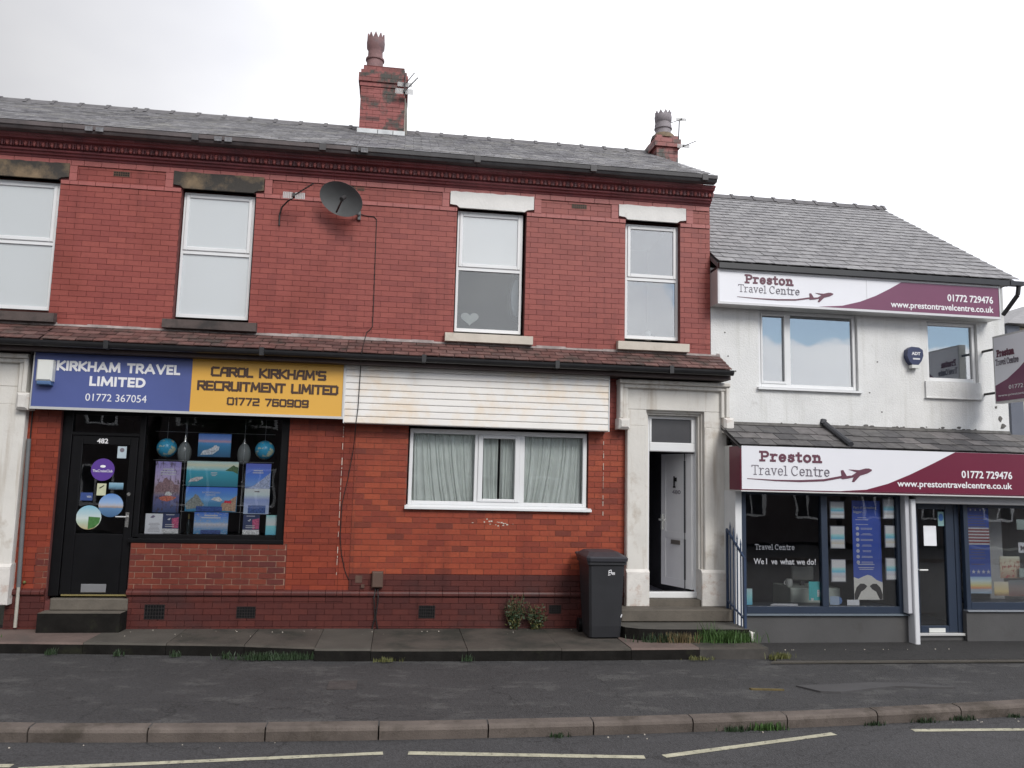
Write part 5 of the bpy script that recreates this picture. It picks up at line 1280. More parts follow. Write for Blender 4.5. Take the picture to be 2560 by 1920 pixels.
for i, (dx_, m_) in enumerate(((0, 'pale_pipe'), (.035, 'cable'), (.07, 'pale_pipe'), (.10, 'cable'))):
    o = MB().path([(-.14 + dx_ * .25, 2.22 + dx_ * 2.2, 9.04), (-.132 + dx_ * .35, 2.25 + dx_ * 2.3, 8.75), (-.125 + dx_ * .35, 2.26 + dx_ * 2.2, 8.37)], .010, 6).build('aerial_cable', M[m_])
    tag(o, ('foremost pale', 'foremost black', 'rear pale', 'rear black')[i] + ' aerial cable running down the right side of the tall chimney', 'cable', 'cables on the chimney')

# satellite dish
DISH = 24
sd_ = thing('satellite_dish', 'dark grey oval satellite dish fixed high on the brick wall', 'satellite dish', (-.95, -.02, 6.0))
ctr = Vector((-.965, -.36, 6.185)); nrm = Vector((-.28, -.78, -.30)).normalized()   # the way the bowl faces
ux_ = nrm.cross(Vector((0, 0, 1))).normalized(); uz_ = ux_.cross(nrm).normalized()
ca, sa = math.cos(R(DISH)), math.sin(R(DISH))
U = ux_ * ca + uz_ * sa; V_ = uz_ * ca - ux_ * sa
mb = MB(); nr, na = 6, 32
for side in (0, 1):
    base = len(mb.v)
    for i in range(nr + 1):
        r = i / nr
        for k in range(na):
            t = 2 * math.pi * k / na
            p = ctr + U * (.335 * r * math.cos(t)) + V_ * (.235 * r * math.sin(t)) - nrm * (.07 * (1 - r * r)) - nrm * (.008 * side)
            mb.v.append(tuple(p))
    for i in range(nr):
        for k in range(na):
            k2 = (k + 1) % na
            mb.f.append((base + i * na + k, base + i * na + k2, base + (i + 1) * na + k2, base + (i + 1) * na + k)); mb.m.append(0)
bo = (nr + 1) * na
for k in range(na):
    k2 = (k + 1) % na; mb.f.append((nr * na + k, nr * na + k2, bo + nr * na + k2, bo + nr * na + k)); mb.m.append(0)
mb.build('reflector', M['dish'], sd_, smooth=True)
e = ctr + Vector((.045, -.30, -.105)); lo_ = ctr + Vector((-.05, -.05, -.215))
MB().tube(lo_, e, .013, 8).build('feed_arm', M['dark_metal'], sd_)
MB().tube(e - nrm * -.03, e - nrm * .07 + Vector((0, 0, .03)), .030, 10).build('receiver', M['dark_metal'], sd_)
MB().path([tuple(ctr - nrm * .07), (-.80, -.18, 6.08), (-.715, -.05, 6.07)], .02, 8).box(-.735, -.695, -.05, -.006, 6.0, 6.13).build('bracket', M['grey_pipe'], sd_)
def cable(pts, lab, r=.0055, m='cable', gr='loose cables on the walls'):
    o = MB().path(pts, r, 5).build('cable', M[m]); tag(o, lab, 'cable', gr); return o
cable([(-.70, -.03, 6.09), (-.62, -.018, 6.075), (-.50, -.014, 6.07), (-.462, -.013, 6.03), (-.46, -.012, 5.7), (-.455, -.012, 5.2), (-.45, -.012, 4.7), (-.452, -.012, 4.42), (-.49, -.012, 4.36), (-.53, -.012, 4.33), (-.55, -.06, 4.22), (-.56, -.48, 3.99), (-.565, -.57, 3.93), (-.575, -.45, 3.82), (-.58, -.27, 3.80), (-.59, -.272, 3.2), (-.61, -.27, 2.97), (-.64, -.05, 2.62), (-.70, -.013, 2.2), (-.765, -.013, 1.85), (-.768, -.013, 1.4), (-.74, -.013, 1.15), (-.68, -.013, .92), (-.60, -.013, .75), (-.52, -.013, .70), (-.44, -.02, .69)],
      'long thin black cable hanging from the dish over the white panel to the ground floor', .006)
tag(MB().box(-.345 - .1, -.40, -.05, -.006, .69, .74).box(-.53, -.435, -.03, -.006, .76, .86).build('junction_box', M['rust']), 'small brown junction box low on the wall left of the meter box', 'junction box')
tag(MB().bev(-.30, -.145, -.10, -.006, .70, .92, .015).build('meter_box', mat('brown meter box', (0.10, 0.06, 0.045), .6, .15)), 'small brown box on the plinth between the shop and the net curtained window', 'meter box')
cable([(-.24, -.03, .70), (-.26, -.07, .55), (-.235, -.06, .3), (-.27, -.05, .13)], 'left of two black cables dropping from the brown box to the paving', .009)
cable([(-.215, -.03, .70), (-.20, -.07, .55), (-.225, -.06, .3), (-.19, -.05, .13)], 'right of two black cables dropping from the brown box to the paving', .009)
# grey conduit at the far left
cd = thing('conduit_pipe', 'grey conduit standing against the brick at the left of the black shop door', 'pipe', (-4.93, -.05, .14))
MB().path([(-4.955, -.045, 2.64), (-4.935, -.045, 1.6), (-4.91, -.045, .68)], .028, 10).build('pipe', M['grey_pipe'], cd, smooth=True)
MB().path([(-4.908, -.05, .70), (-4.905, -.05, .16)], .022, 10).build('pipe_end', M['pale_pipe'], cd, smooth=True)
MB().ball((-4.85, -.03, .74), .02).build('knob', M['leaf_yel'], cd)
cable([(-4.93, -.27, 3.80), (-4.945, -.05, 3.3), (-4.95, -.02, 2.64)], 'black cable running up from the grey conduit beside the blue sign', .009)
cable([(4.985, -.06, 2.95), (4.955, -.07, 2.6), (4.95, -.07, 2.2), (4.985, -.08, 1.9), (4.99, -.08, 1.65)], 'inner of two black cables on the white brick pier', .010)
cable([(5.01, -.06, 2.9), (4.985, -.08, 2.4), (5.01, -.09, 2.0), (5.015, -.09, 1.55)], 'outer of two black cables on the white brick pier', .010)
cable([(4.94, -.125, 1.9), (4.935, -.13, 1.2), (4.935, -.13, .5)], 'black cable down the edge of the white stone doorway', .008)

# ------------------------------------------------------------------ wheelie bin
wb = thing('wheelie_bin', 'dark grey wheelie bin standing on the raised paving left of the white doorway', 'bin', (2.88, -.5, .13))
bx, by = 2.88, -.50
def ring(hw, y0, y1, z, c=.03):
    return [(bx - hw + c, y0, z), (bx + hw - c, y0, z), (bx + hw, y0 + c, z), (bx + hw, y1 - c, z), (bx + hw - c, y1, z), (bx - hw + c, y1, z), (bx - hw, y1 - c, z), (bx - hw, y0 + c, z)]
rings = [ring(.215, -.78, -.33, .15), ring(.222, -.80, -.31, .30), ring(.240, -.83, -.22, .85), ring(.250, -.85, -.19, 1.12), ring(.275, -.875, -.17, 1.125), ring(.275, -.875, -.17, 1.17)]
mb = MB()
for r_ in rings: mb.v += r_
for i in range(len(rings) - 1):
    for k in range(8):
        k2 = (k + 1) % 8; mb.f.append((i * 8 + k, i * 8 + k2, (i + 1) * 8 + k2, (i + 1) * 8 + k)); mb.m.append(0)
mb.f.append(tuple(range(7, -1, -1))); mb.m.append(0)
mb.build('body', M['bin'], wb)
rings = [ring(.285, -.90, -.15, 1.172, .04), ring(.290, -.905, -.15, 1.215, .04), ring(.275, -.88, -.16, 1.235, .05), ring(.20, -.70, -.22, 1.285, .06)]
mb = MB()
for r_ in rings: mb.v += r_
for i in range(len(rings) - 1):
    for k in range(8):
        k2 = (k + 1) % 8; mb.f.append((i * 8 + k, i * 8 + k2, (i + 1) * 8 + k2, (i + 1) * 8 + k)); mb.m.append(0)
mb.f += [tuple(range(7, -1, -1)), tuple(range((len(rings) - 1) * 8, len(rings) * 8))]; mb.m += [0, 0]
mb.build('lid', M['lid'], wb)
MB().path([(bx - .27, -.17, 1.2), (bx - .27, -.10, 1.22), (bx + .27, -.10, 1.22), (bx + .27, -.17, 1.2)], .016, 8).build('handle', M['bin'], wb)
for s_ in (-1, 1): MB().tube((bx + s_ * .21, -.24, .225), (bx + s_ * .26, -.24, .225), .095, 18).build('wheel', M['black'], wb)
mb = MB()
for (a, b) in (((2.905, 1.0), (2.905, 1.045)), ((2.905, 1.045), (2.94, 1.055)), ((2.94, 1.055), (2.94, 1.0)), ((2.90, 1.02), (2.95, 1.02)), ((2.895, .985), (2.93, .99)), ((2.955, .99), (2.955, 1.025)), ((2.97, .99), (2.97, 1.02)), ((2.97, 1.02), (2.985, 1.02)), ((2.985, 1.02), (2.985, .99))):
    mb.tube((a[0], -.846, a[1]), (b[0], -.846, b[1]), .0055, 5)
mb.build('painted_mark', M['white_ink'], wb)
MB().tube((3.085, -.818, .42), (3.10, -.818, .46), .008, 5).build('scuff', M['white_ink'], wb)

# ================================================================== WHITE SHOP
pr = thing('shop_building', 'white roughcast two storey travel shop with grey slate roof and navy shopfront', 'shop', (7.2, 0, 0))
PX1 = 9.775
HP = [(5.50, 7.17, 3.77, 5.0), (8.375, 9.27, 3.98, 4.96)]
PXL = 4.722
wallslab('rendered_wall', PXL, PX1, 2.6, 5.62, .0, .28, HP, M['render'], pr)
MB().box(PX1 - .25, PX1, .281, 6.4, 0, 5.62).build('side_wall', M['render'], pr)
MB().box(PXL, PX1, 6.4, 6.6, 0, 5.6).build('back_wall', M['render'], pr)
MB().add([(PX1 - .02, .30, 5.62), (PX1 - .02, 6.6, 5.62), (PX1 - .02, 3.3, 7.85), (PX1 - .25, .30, 5.62), (PX1 - .25, 6.6, 5.62), (PX1 - .25, 3.3, 7.85)], [(0, 1, 2), (5, 4, 3), (0, 3, 4, 1), (1, 4, 5, 2), (2, 5, 3, 0)]).build('gable_wall', M['render'], pr)
# peeled patches along the foot of the render
mb = MB(); rnd = random.Random(8)
for _ in range(46):
    x = rnd.uniform(5.05, 9.7); z = 3.19 + abs(rnd.gauss(0, .022)); r = rnd.uniform(.008, .04)
    mb.poly([(x + r * rnd.uniform(.6, 1.5) * math.cos(a * .785), z + r * .6 * rnd.uniform(.6, 1.2) * math.sin(a * .785)) for a in range(8)], -.006 - rnd.random() * .002, -.001)
for (x, z, r) in ((4.86, 3.50, .05), (4.92, 3.35, .08), (4.96, 3.27, .06), (9.62, 3.42, .04), (9.66, 3.30, .05), (9.55, 3.6, .02)):
    mb.poly([(x + r * rnd.uniform(.5, 1.3) * math.cos(a * .785), z + r * rnd.uniform(.5, 1.5) * math.sin(a * .785)) for a in range(8)], -.009 - rnd.random() * .002, -.001)
mb.build('peeled_patch', M['peel'], pr)
mb = MB()
for (x, z) in ((5.0, 4.23), (5.12, 4.0), (7.55, 3.45), (7.35, 3.75), (4.95, 4.6), (7.5, 4.25)):
    mb.poly([(x + .014 * math.cos(a * 1.05), z + .012 * math.sin(a * 1.05)) for a in range(6)], -.004, -.001)
mb.build('wall_fixing', M['peel'], pr)
PEY, PEZ, PRY, PRZ = -.32, 5.64, 3.3, 8.06
proof = MB().prx([(PEY + .02, PEZ - .03), (PRY, PRZ - .03), (PRY + 3.4, PEZ - .03), (PRY + 3.4, PEZ - .1), (PRY, PRZ - .13), (PEY + .02, PEZ - .10)], PXL - .002, 9.80).build('roof', M['slate_lt'][2], pr)
slates(proof, PXL, 9.83, PEY, PEZ, PRY, PRZ, .30, .205, M['slate_lt'], seed=21, parts=298)
x = PXL
while x < 9.8:
    e_ = min(x + .45, 9.84)
    MB().prx([(PRY - .15, PRZ - .07), (PRY - .05, PRZ + .04), (PRY, PRZ + .055), (PRY + .05, PRZ + .04), (PRY + .15, PRZ - .07), (PRY, PRZ - .02)], x + .003, e_).prx([(PRY - .155, PRZ - .06), (PRY - .055, PRZ + .06), (PRY, PRZ + .08), (PRY + .055, PRZ + .06), (PRY + .155, PRZ - .06), (PRY, PRZ - .01)], e_ - .05, e_ + .003).build('ridge_tile', M['ridge'], proof)
    x = e_
MB().box(PXL, 9.62, -.36, -.28, 5.53, 5.615).build('gutter', M['gut_black'], pr)
MB().box(PXL, 9.62, -.28, .0, 5.54, 5.57).build('soffit', M['gut_black'], pr)
MB().box(9.62, 9.86, -.37, -.27, 5.54, 5.61).path([(9.80, -.32, 5.55), (9.79, -.30, 5.40), (9.74, -.15, 5.22), (9.72, -.05, 5.12)], .035, 8).build('downpipe', M['gut_black'], pr)
# upstairs windows
def pwin(x0, x1, z0, z1, lights, y=.05):
    w = MB()
    w.bev(x0, x0 + .055, y, y + .07, z0, z1, .006); w.bev(x1 - .055, x1, y, y + .07, z0, z1, .006)
    w.bev(x0 + .055, x1 - .055, y, y + .07, z0, z0 + .06, .006); w.bev(x0 + .055, x1 - .055, y, y + .07, z1 - .05, z1, .006)
    o = None
    panes = []
    if lights:
        m_ = lights
        w.bev(m_ - .04, m_ + .04, y, y + .07, z0 + .06, z1 - .05, .006)
        a, b = x0 + .055, m_ - .04
        for (p, q, r, s_) in ((a, a + .03, z0 + .06, z1 - .05), (b - .03, b, z0 + .06, z1 - .05), (a + .03, b - .03, z0 + .06, z0 + .10), (a + .03, b - .03, z1 - .08, z1 - .05)): w.bev(p, q, y - .012, y + .03, r, s_, .005)
        panes = [(a + .03, b - .03, z0 + .10, z1 - .08), (m_ + .04, x1 - .055, z0 + .06, z1 - .05)]
    else:
        panes = [(x0 + .055, x1 - .055, z0 + .06, z1 - .05)]
    o = w.build('window', M['upvc'], pr)
    for (a, b, c, d) in panes: MB().box(a, b, y + .035, y + .041, c, d).build('pane', M['g_blue'], o)
pwin(5.505, 7.165, 3.775, 4.995, 6.02); pwin(8.38, 9.265, 3.985, 4.955, None)
vblind(5.53, 7.14, 3.80, 4.98, .13, mat('grey vertical blind', (0.22, 0.28, 0.36), .8, .05), 'grey vertical blind behind the wide upstairs window of the white shop', 'grey blinds over the white shop', tl=6)  # blue in the slat colour stands in for mirrored sky
vblind(8.41, 9.24, 4.0, 4.94, .13, mat('grey blind', (0.11, 0.16, 0.23), .8, .05), 'grey vertical blind behind the small upstairs window of the white shop', 'grey blinds over the white shop')  # slats tinted blue in place of the sky reflection
MB().prx([(-.06, 3.73), (-.06, 3.762), (.05, 3.775), (.05, 3.73)], 5.47, 7.21).build('window_sill', M['upvc'], pr)
MB().box(8.31, 9.29, -.03, .0, 3.715, 3.975).prx([(-.05, 3.70), (-.05, 3.715), (.0, 3.72), (.0, 3.70)], 8.30, 9.30).build('window_apron', M['render'], pr)
al = thing('alarm_box', 'dark blue shield shaped alarm box on the white wall between the upstairs windows', 'alarm box', (8.09, -.06, 4.18), 'alarm boxes')
MB().poly([(7.955, 4.36), (7.99, 4.27), (8.06, 4.20), (8.13, 4.20), (8.20, 4.28), (8.235, 4.37), (8.225, 4.46), (8.16, 4.50), (8.03, 4.505), (7.97, 4.46)], -.10, -.002).build('cover', M['navy_pl'], al)
MB().box(8.03, 8.17, -.102, -.02, 4.165, 4.215).build('strobe', M['white_pl'], al)
lettering('ADT', 8.03, 8.18, 4.375, .045, -.101, M['white_ink'], al, bold=.03); MB().box(8.05, 8.17, -.103, -.1005, 4.30, 4.325).build('print', M['silver_ink'], al)

# preston sign builder
def brand(sign, y, P, T, plane, swoosh, tel, www, k):
    strokes('Preston', SLAB, P[0], P[1], P[2], P[3] - P[2], (P[3] - P[2]) * .20, y, M['plum_ink'], sign, gap=.12)
    strokes('Travel Centre', SLAB, T[0], T[1], T[2], T[3] - T[2], (T[3] - T[2]) * .075, y, M['grey_ink'], sign, gap=.03)
    x0, x1, z0, z1 = plane
    nrm_ = [(1, .92), (.90, 1.0), (.80, .99), (.60, .86), (.27, .89), (.52, .70), (.36, .46), (.20, .42), (.09, .84), (.02, .80), (.04, .40), (-.02, .30), (.06, .18), (.24, .24), (.42, .34), (.36, .02), (.43, .0), (.62, .46), (.86, .64), (.99, .82)]
    MB().poly([(x0 + (x1 - x0) * a, z0 + (z1 - z0) * b) for a, b in nrm_], y - .006, y - .0005).build('aeroplane_logo', M['plum_ink'], sign)
    s0, s1, t0, t1 = swoosh
    top = [(0, .40), (.3, .30), (.55, .34), (.8, .52), (1.0, 1.0)]; bot = [(1.0, .72), (.8, .26), (.55, .10), (.3, .14), (0, .34)]
    MB().poly([(s0 + (s1 - s0) * a, t0 + (t1 - t0) * b) for a, b in top + bot], y - .0045, y - .0005).build('swoosh', M['plum_ink'], sign)
    lettering('01772 729476', tel[0], tel[1], tel[2], tel[3], y, M['white_ink'], sign, bold=.022)
    lettering('www.prestontravelcentre.co.uk', www[0], www[1], www[2], www[3], y, M['white_ink'], sign, bold=.018)
s1_ = thing('signboard', 'long white and plum travel shop sign fixed under the slate eaves of the white shop', 'sign', (7.1, -.15, 5.0), 'white shop signs')
MB().box(4.715, 9.475, -.275, -.003, 4.99, 5.525).build('sign_box', M['alu'], s1_)
MB().box(4.745, 9.45, -.292, -.276, 5.022, 5.495).build('face', M['white_sign'], s1_)
fr = MB(); fr.box(4.715, 9.475, -.305, -.276, 4.985, 5.02); fr.box(4.715, 9.475, -.305, -.276, 5.497, 5.53); fr.box(4.715, 4.743, -.305, -.276, 5.021, 5.496); fr.box(9.452, 9.475, -.305, -.276, 5.021, 5.496)
fr.box(7.165, 7.172, -.2945, -.2925, 5.022, 5.495); fr.build('frame', mat('off white trim', (.62, .62, .64), .4, .03), s1_)
cv = [(6.36, 5.024), (6.75, 5.06), (7.05, 5.14), (7.32, 5.25), (7.55, 5.37), (7.76, 5.492)]
MB().poly(cv + [(9.449, 5.492), (9.449, 5.024)], -.2965, -.2925).build('plum_field', M['plum'], s1_)
brand(s1_, -.297 + .004, (5.152, 5.948, 5.325, 5.468), (5.050, 6.044, 5.185, 5.305), (6.197, 6.603, 5.095, 5.255), (5.03, 6.22, 5.075, 5.165), (8.546, 9.346, 5.235, .105), (7.567, 9.348, 5.085, .095), 0)
for o in list(s1_.children):
    if o.name.startswith('lettering') and WL[o].x > 7.5: o.location.y -= .004
s2_ = thing('signboard', 'long white and maroon travel shop sign over the navy shopfront', 'sign', (7.5, -.6, 2.15), 'white shop signs')
MB().box(4.835, 11.5, -.79, -.40, 2.18, 2.805).build('sign_box', M['maroon'], s2_)
MB().box(4.85, 11.49, -.800, -.791, 2.195, 2.81).build('face', M['white_sign'], s2_)
cv = [(6.36, 2.197), (6.75, 2.225), (7.10, 2.32), (7.45, 2.46), (7.80, 2.62), (8.19, 2.808)]
MB().poly(cv + [(11.489, 2.808), (11.489, 2.197)], -.8045, -.8005).build('maroon_field', M['maroon'], s2_)
MB().box(4.835, 11.5, -.81, -.40, 2.160, 2.179).build('trim', M['alu'], s2_)
brand(s2_, -.801, (5.114, 6.072, 2.592, 2.745), (4.997, 6.183, 2.40, 2.54), (6.351, 6.846, 2.332, 2.534), (4.93, 6.385, 2.30, 2.42), (8.276, 9.105, 2.435, .10), (7.239, 9.097, 2.285, .088), 0)
for o in list(s2_.children):
    if o.name.startswith('lettering') and WL[o].x > 7.0: o.location.y -= .0045
# projecting sign, square to the wall
s3_ = thing('projecting_sign', 'white and maroon projecting sign at the right corner of the white shop', 'sign', (9.3, -.9, 3.6), 'white shop signs')
SXx = 9.30
MB().box(SXx, SXx + .12, -1.62, -.30, 3.62, 4.69).build('sign_box', M['alu'], s3_)
MB().box(SXx - .006, SXx - .001, -1.59, -.33, 3.65, 4.66).build('face', M['white_sign'], s3_)
def side(X, Z, d): return (SXx - .0065 - d, -.33 - X, Z)
fm_ = MB(); cvp = [(0, 3.90), (.25, 3.98), (.5, 4.12), (.75, 4.30), (1.0, 4.42), (1.26, 4.50), (1.26, 3.651), (0, 3.651)]
n_ = len(cvp); fm_.add([side(a, b, .002) for a, b in cvp] + [side(a, b, .0002) for a, b in cvp], [tuple(range(n_)), tuple(range(2 * n_ - 1, n_ - 1, -1))]); fm_.build('maroon_field', M['plum'], s3_)
strokes('Preston', SLAB, .05, .42, 4.345, .115, .022, 0, M['plum_ink'], s3_, gap=.12, mapf=side)
strokes('Travel Centre', SLAB, .02, .50, 4.215, .10, .010, 0, M['grey_ink'], s3_, gap=.03, mapf=side)
lettering('01772 729476', .28, .95, 3.82, .06, 0, M['white_ink'], s3_, mapf=lambda X, Z, d: side(X, Z, d + .003))
lettering('www.prestontravelcentre.co.uk', .05, 1.2, 3.72, .035, 0, M['white_ink'], s3_, mapf=lambda X, Z, d: side(X, Z, d + .003))
MB().path([(SXx + .06, -.30, 4.5), (SXx + .06, 0, 4.5)], .02, 8).path([(SXx + .06, -.30, 3.8), (SXx + .06, 0, 3.8)], .02, 8).build('bracket', M['dark_metal'], s3_)

# lean-to slate roof over the shopfront
lr = MB().prx([(-.80, 2.80), (.0, 3.165), (.0, 3.13), (-.79, 2.77)], 4.83, 9.95).build('lean_to_roof', M['slate_dk'][2], pr)
slates(lr, 4.82, 9.98, -.80, 2.825, -.002, 3.19, .285, .235, M['slate_dk'], seed=31, parts=300, th=.014)
MB().tube((6.56, .0, 3.29), (6.54, -.02, 3.22), .05, 8).path([(6.56, -.02, 3.24), (6.52, -.82, 2.875)], .042, 8).build('lead_roll', mat('dark lead', (0.05, 0.052, 0.06), .6), lr)
MB().prx([(-.03, 3.17), (-.004, 3.215), (-.004, 3.15)], 4.95, 9.77).build('mortar_fillet', M['peel'], pr)
# shopfront structure
YF = -.50
MB().box(4.87, 4.965, -.52, .0, 0.0, 2.165).build('side_pilaster', mat('white gloss pilaster', (.70, .71, .72), .4, .05), pr)
MB().box(4.966, 7.62, -.50, -.30, -.05, .395).build('stall_riser', M['greyriser'], pr)
f = MB()
for (a, b, c, d) in ((4.966, 5.04, .42, 2.165), (6.205, 6.305, .52, 2.12), (7.415, 7.545, .42, 2.165), (5.04, 7.415, .42, .52), (5.04, 7.415, 2.12, 2.165)):
    f.bev(a, b, -.505, -.42, c, d, .005)
fo = f.build('shopfront_frame', M['navy'], pr)
MB().prx([(-.545, .396), (-.545, .41), (-.50, .42), (-.42, .42), (-.42, .396)], 4.966, 7.56).build('window_sill', mat('grey blue sill', (.14, .17, .20), .4, .05), pr)
for (a, b) in ((5.04, 6.205), (6.305, 7.415)): MB().box(a, b, -.46, -.454, .52, 2.12).build('pane', M['g_shop'], fo)
MB().bev(7.475, 7.545, -.62, -.506, .44, 2.165, .006).build('shutter_guide', mat('grey white guide', (.55, .56, .60), .4, .04), pr)
MB().bev(7.546, 7.625, -.66, -.36, -.02, 2.10, .01).build('corner_post', mat('white post', (.68, .69, .72), .4, .04), pr)
MB().bev(7.626, 11.5, -.66, -.36, 2.04, 2.165, .01).build('shutter_box', mat('pale grey shutter box', (.36, .36, .37), .4, .05), pr)
dd = MB(); YD = -.36
for (a, b, c, d) in ((7.63, 7.85, .12, 2.04), (8.31, 8.45, .12, 2.04), (8.451, 8.53, .12, 2.04), (7.85, 8.31, 1.95, 2.04), (7.85, 8.31, .12, .22)):
    dd.bev(a, b, YD - (.01 if a == 8.451 else 0), YD + .07, c, d, .006)
ddo = dd.build('door', M['navy'], pr)
MB().box(7.85, 8.31, YD + .03, YD + .036, .22, 1.95).build('pane', M['g_shop'], ddo)
MB().box(7.972, 8.236, YD - .01, YD + .0, .125, .188).build('letter_plate', M['white_pl'], ddo)
MB().tube((7.83, YD, 1.045), (7.83, YD - .05, 1.045), .011, 8).tube((7.82, YD - .05, 1.045), (7.955, YD - .05, 1.045), .012, 8).build('door_handle', M['white_pl'], ddo)
MB().bev(7.63, 8.53, -.42, -.30, .08, .119, .008).build('door_sill', M['alu'], pr)
MB().box(7.63, 8.53, -.38, -.28, -.05, .079).box(8.531, 11.5, -.45, -.25, -.05, .445).build('stall_riser', M['greyriser'], pr)
f = MB()
for (a, b, c, d) in ((8.545, 8.62, .47, 2.04), (9.86, 9.95, .58, 1.99), (8.62, 11.5, .47, .58), (8.62, 11.5, 1.99, 2.04)):
    f.bev(a, b, -.455, -.38, c, d, .005)
fo2 = f.build('shopfront_frame', M['navy'], pr)
MB().box(8.62, 9.86, -.43, -.424, .58, 1.99).box(9.95, 11.5, -.43, -.424, .58, 1.99).build('pane', M['g_shop'], fo2)
MB().prx([(-.49, .446), (-.49, .46), (-.45, .469), (-.38, .469), (-.38, .446)], 8.535, 11.5).build('window_sill', mat('pale sill edge', (.25, .27, .30), .4, .05), pr)
MB().box(9.99, 11.6, .0, 3.0, 0, 3.1).build('side_extension', M['render'], pr)
mr = mat('shop interior', (0.12, 0.125, 0.155), .9, .2, 1.5)  # bluish wall colour stands in for sky reflections in the shop glass
room(pr, 4.97, 11.4, -.30, 4.0, .0, 2.60, mr)
MB().box(4.88, 4.965, -.398, -.002, 2.166, 2.83).build('side_pilaster', mat('white painted side wall', (.62, .62, .60), .7, .1), pr)
MB().box(4.97, 11.5, -.398, .0, 2.61, 2.74).build('header', M['greyriser'], pr)
# shop window display
G2 = 'window cards in the navy shopfront'
YC = -.445
cardpic = lambda i: picture('offer card', [(0, (.62, .60, .64)), (.16, (.62, .60, .64)), (.2, [(.30, .28, .27), (.40, .36, .30), (.36, .34, .36)][i % 3]), (.38, (.35, .38, .42)), (.44, (.10, .32, .48)), (.60, (.25, .45, .60)), (.66, (.62, .62, .68)), (1, (.66, .64, .72))], .05, 7)
for i, (a, b, c, d, lab) in enumerate(((6.394, 6.600, 1.80, 2.03, 'topmost offer card in the left column beside the blue banner'), (6.390, 6.598, 1.36, 1.67, 'middle offer card in the left column beside the blue banner'), (6.392, 6.602, .876, 1.183, 'lowest offer card in the left column beside the blue banner'),
                                   (7.245, 7.455, 1.81, 2.085, 'topmost offer card in the right column beside the blue banner'), (7.262, 7.472, 1.385, 1.69, 'middle offer card in the right column beside the blue banner'), (7.262, 7.472, .91, 1.21, 'lowest offer card in the right column beside the blue banner'))):
    c_ = sheetcard(a, b, c, d, YC, cardpic(i), 'offer_card', lab, 'card', G2)
    MB().box(a - .012, b + .012, YC + .005, YC + .009, c - .012, d + .012).build('holder', mat('clear plastic holder', (.35, .36, .42), .2), c_)
bn = thing('banner', 'tall blue travel banner hanging in the middle of the navy shopfront', 'banner', (7.0, -.37, .6))
MB().box(6.775, 7.235, -.372, -.368, .60, 2.06).build('sheet', mat('blue banner print', (0.06, 0.12, 0.52), .5, .12, 2), bn)
MB().poly([(6.776, .602), (6.776, .93), (6.85, .905), (6.93, .94), (7.0, .965), (7.06, .95), (7.14, .89), (7.234, .855), (7.234, .602)], -.376, -.3725).build('white_print', mat('cream print', (.82, .80, .74), .5), bn)
for s_ in (1, -1):
    cx = 7.005
    MB().poly([(cx + s_ * .02, .80), (cx + s_ * .07, .835), (cx + s_ * .13, .835), (cx + s_ * .19, .78), (cx + s_ * .225, .68), (cx + s_ * .22, .605), (cx + s_ * .18, .605), (cx + s_ * .12, .72), (cx + s_ * .06, .755)], -.380, -.3765).build('dark_print', mat('dark print', (.04, .035, .035), .5), bn)
lettering('Part of something', 6.80, 7.17, 1.94, .035, -.3725, M['silver_ink'], bn, bold=.01); lettering('bigger...', 6.80, 6.97, 1.875, .035, -.3725, M['silver_ink'], bn, bold=.01)
lines(bn, 6.93, (1.80, 1.77, 1.70), .22, .008, -.3725, M['silver_ink'], 1)
for i in range(7):
    z = 1.645 - i * .083
    MB().poly([(6.855 + .027 * math.cos(t * .5236), z + .027 * math.sin(t * .5236)) for t in range(12)], -.3755, -.3725).build('dot', M['silver_ink'], bn)
    lines(bn, 7.0, (z + .002, z - .014), .20, .007, -.3725, M['silver_ink'], i)
lines(bn, 6.98, (1.11, 1.065, 1.04), .34, .010, -.3725, M['silver_ink'], 9)
wt = thing('window_lettering', 'silver vinyl window lettering Travel Centre and We l ve what we do!', 'lettering', (5.6, -.465, 1.1))
strokes('Travel Centre', SLAB, 5.191, 5.797, 1.322, .078, .007, -.461, M['vinyl'], wt, gap=.03)
for body, a, b in (('We', 5.169, 5.325), ('l', 5.358, 5.372), ('ve', 5.437, 5.53), ('what', 5.575, 5.795), ('we', 5.828, 5.96), ('do!', 5.99, 6.129)):
    lettering(body, a, b, 1.115, .080, -.461, mat('silver vinyl', (.42, .43, .46), .5, 0), wt, bold=.012)
c_ = sheetcard(6.03, 6.232, .60, .867, -.43, mat('teal leaflet', (.08, .50, .52), .5, .1, 10), 'leaflet', 'teal leaflet propped at the lower right of the left shop pane', 'leaflet')
shape(c_, [(6.16, .65), (6.20, .65), (6.20, .75), (6.16, .75)], (.45, .55, .52), -.433); shape(c_, [(6.06, .595), (6.10, .595), (6.10, .63), (6.06, .63)], (.5, .52, .48), -.433)
tag(MB().bev(5.95, 6.75, -.05, .55, .0, .722, .02).build('desk', mat('grey green desk', (.50, .55, .50), .7, .1)), 'pale grey green desk inside the navy shopfront behind the left pane', 'desk')
mg = thing('mug', 'round white mug on the desk behind the left shop pane', 'mug', (6.0, .15, .722))
MB().lathe([(.035, .722), (.05, .745), (.055, .78), (.05, .82), (.042, .835)], 6.02, .15, 14).build('body', M['white_pl'], mg, smooth=True)
MB().path([(5.97, .15, .80), (5.945, .15, .80), (5.94, .15, .76), (5.965, .15, .75)], .007, 6).build('handle', M['white_pl'], mg)
mon = thing('monitor', 'dark desk monitor seen from behind inside the navy shopfront', 'monitor', (6.25, .25, .722))
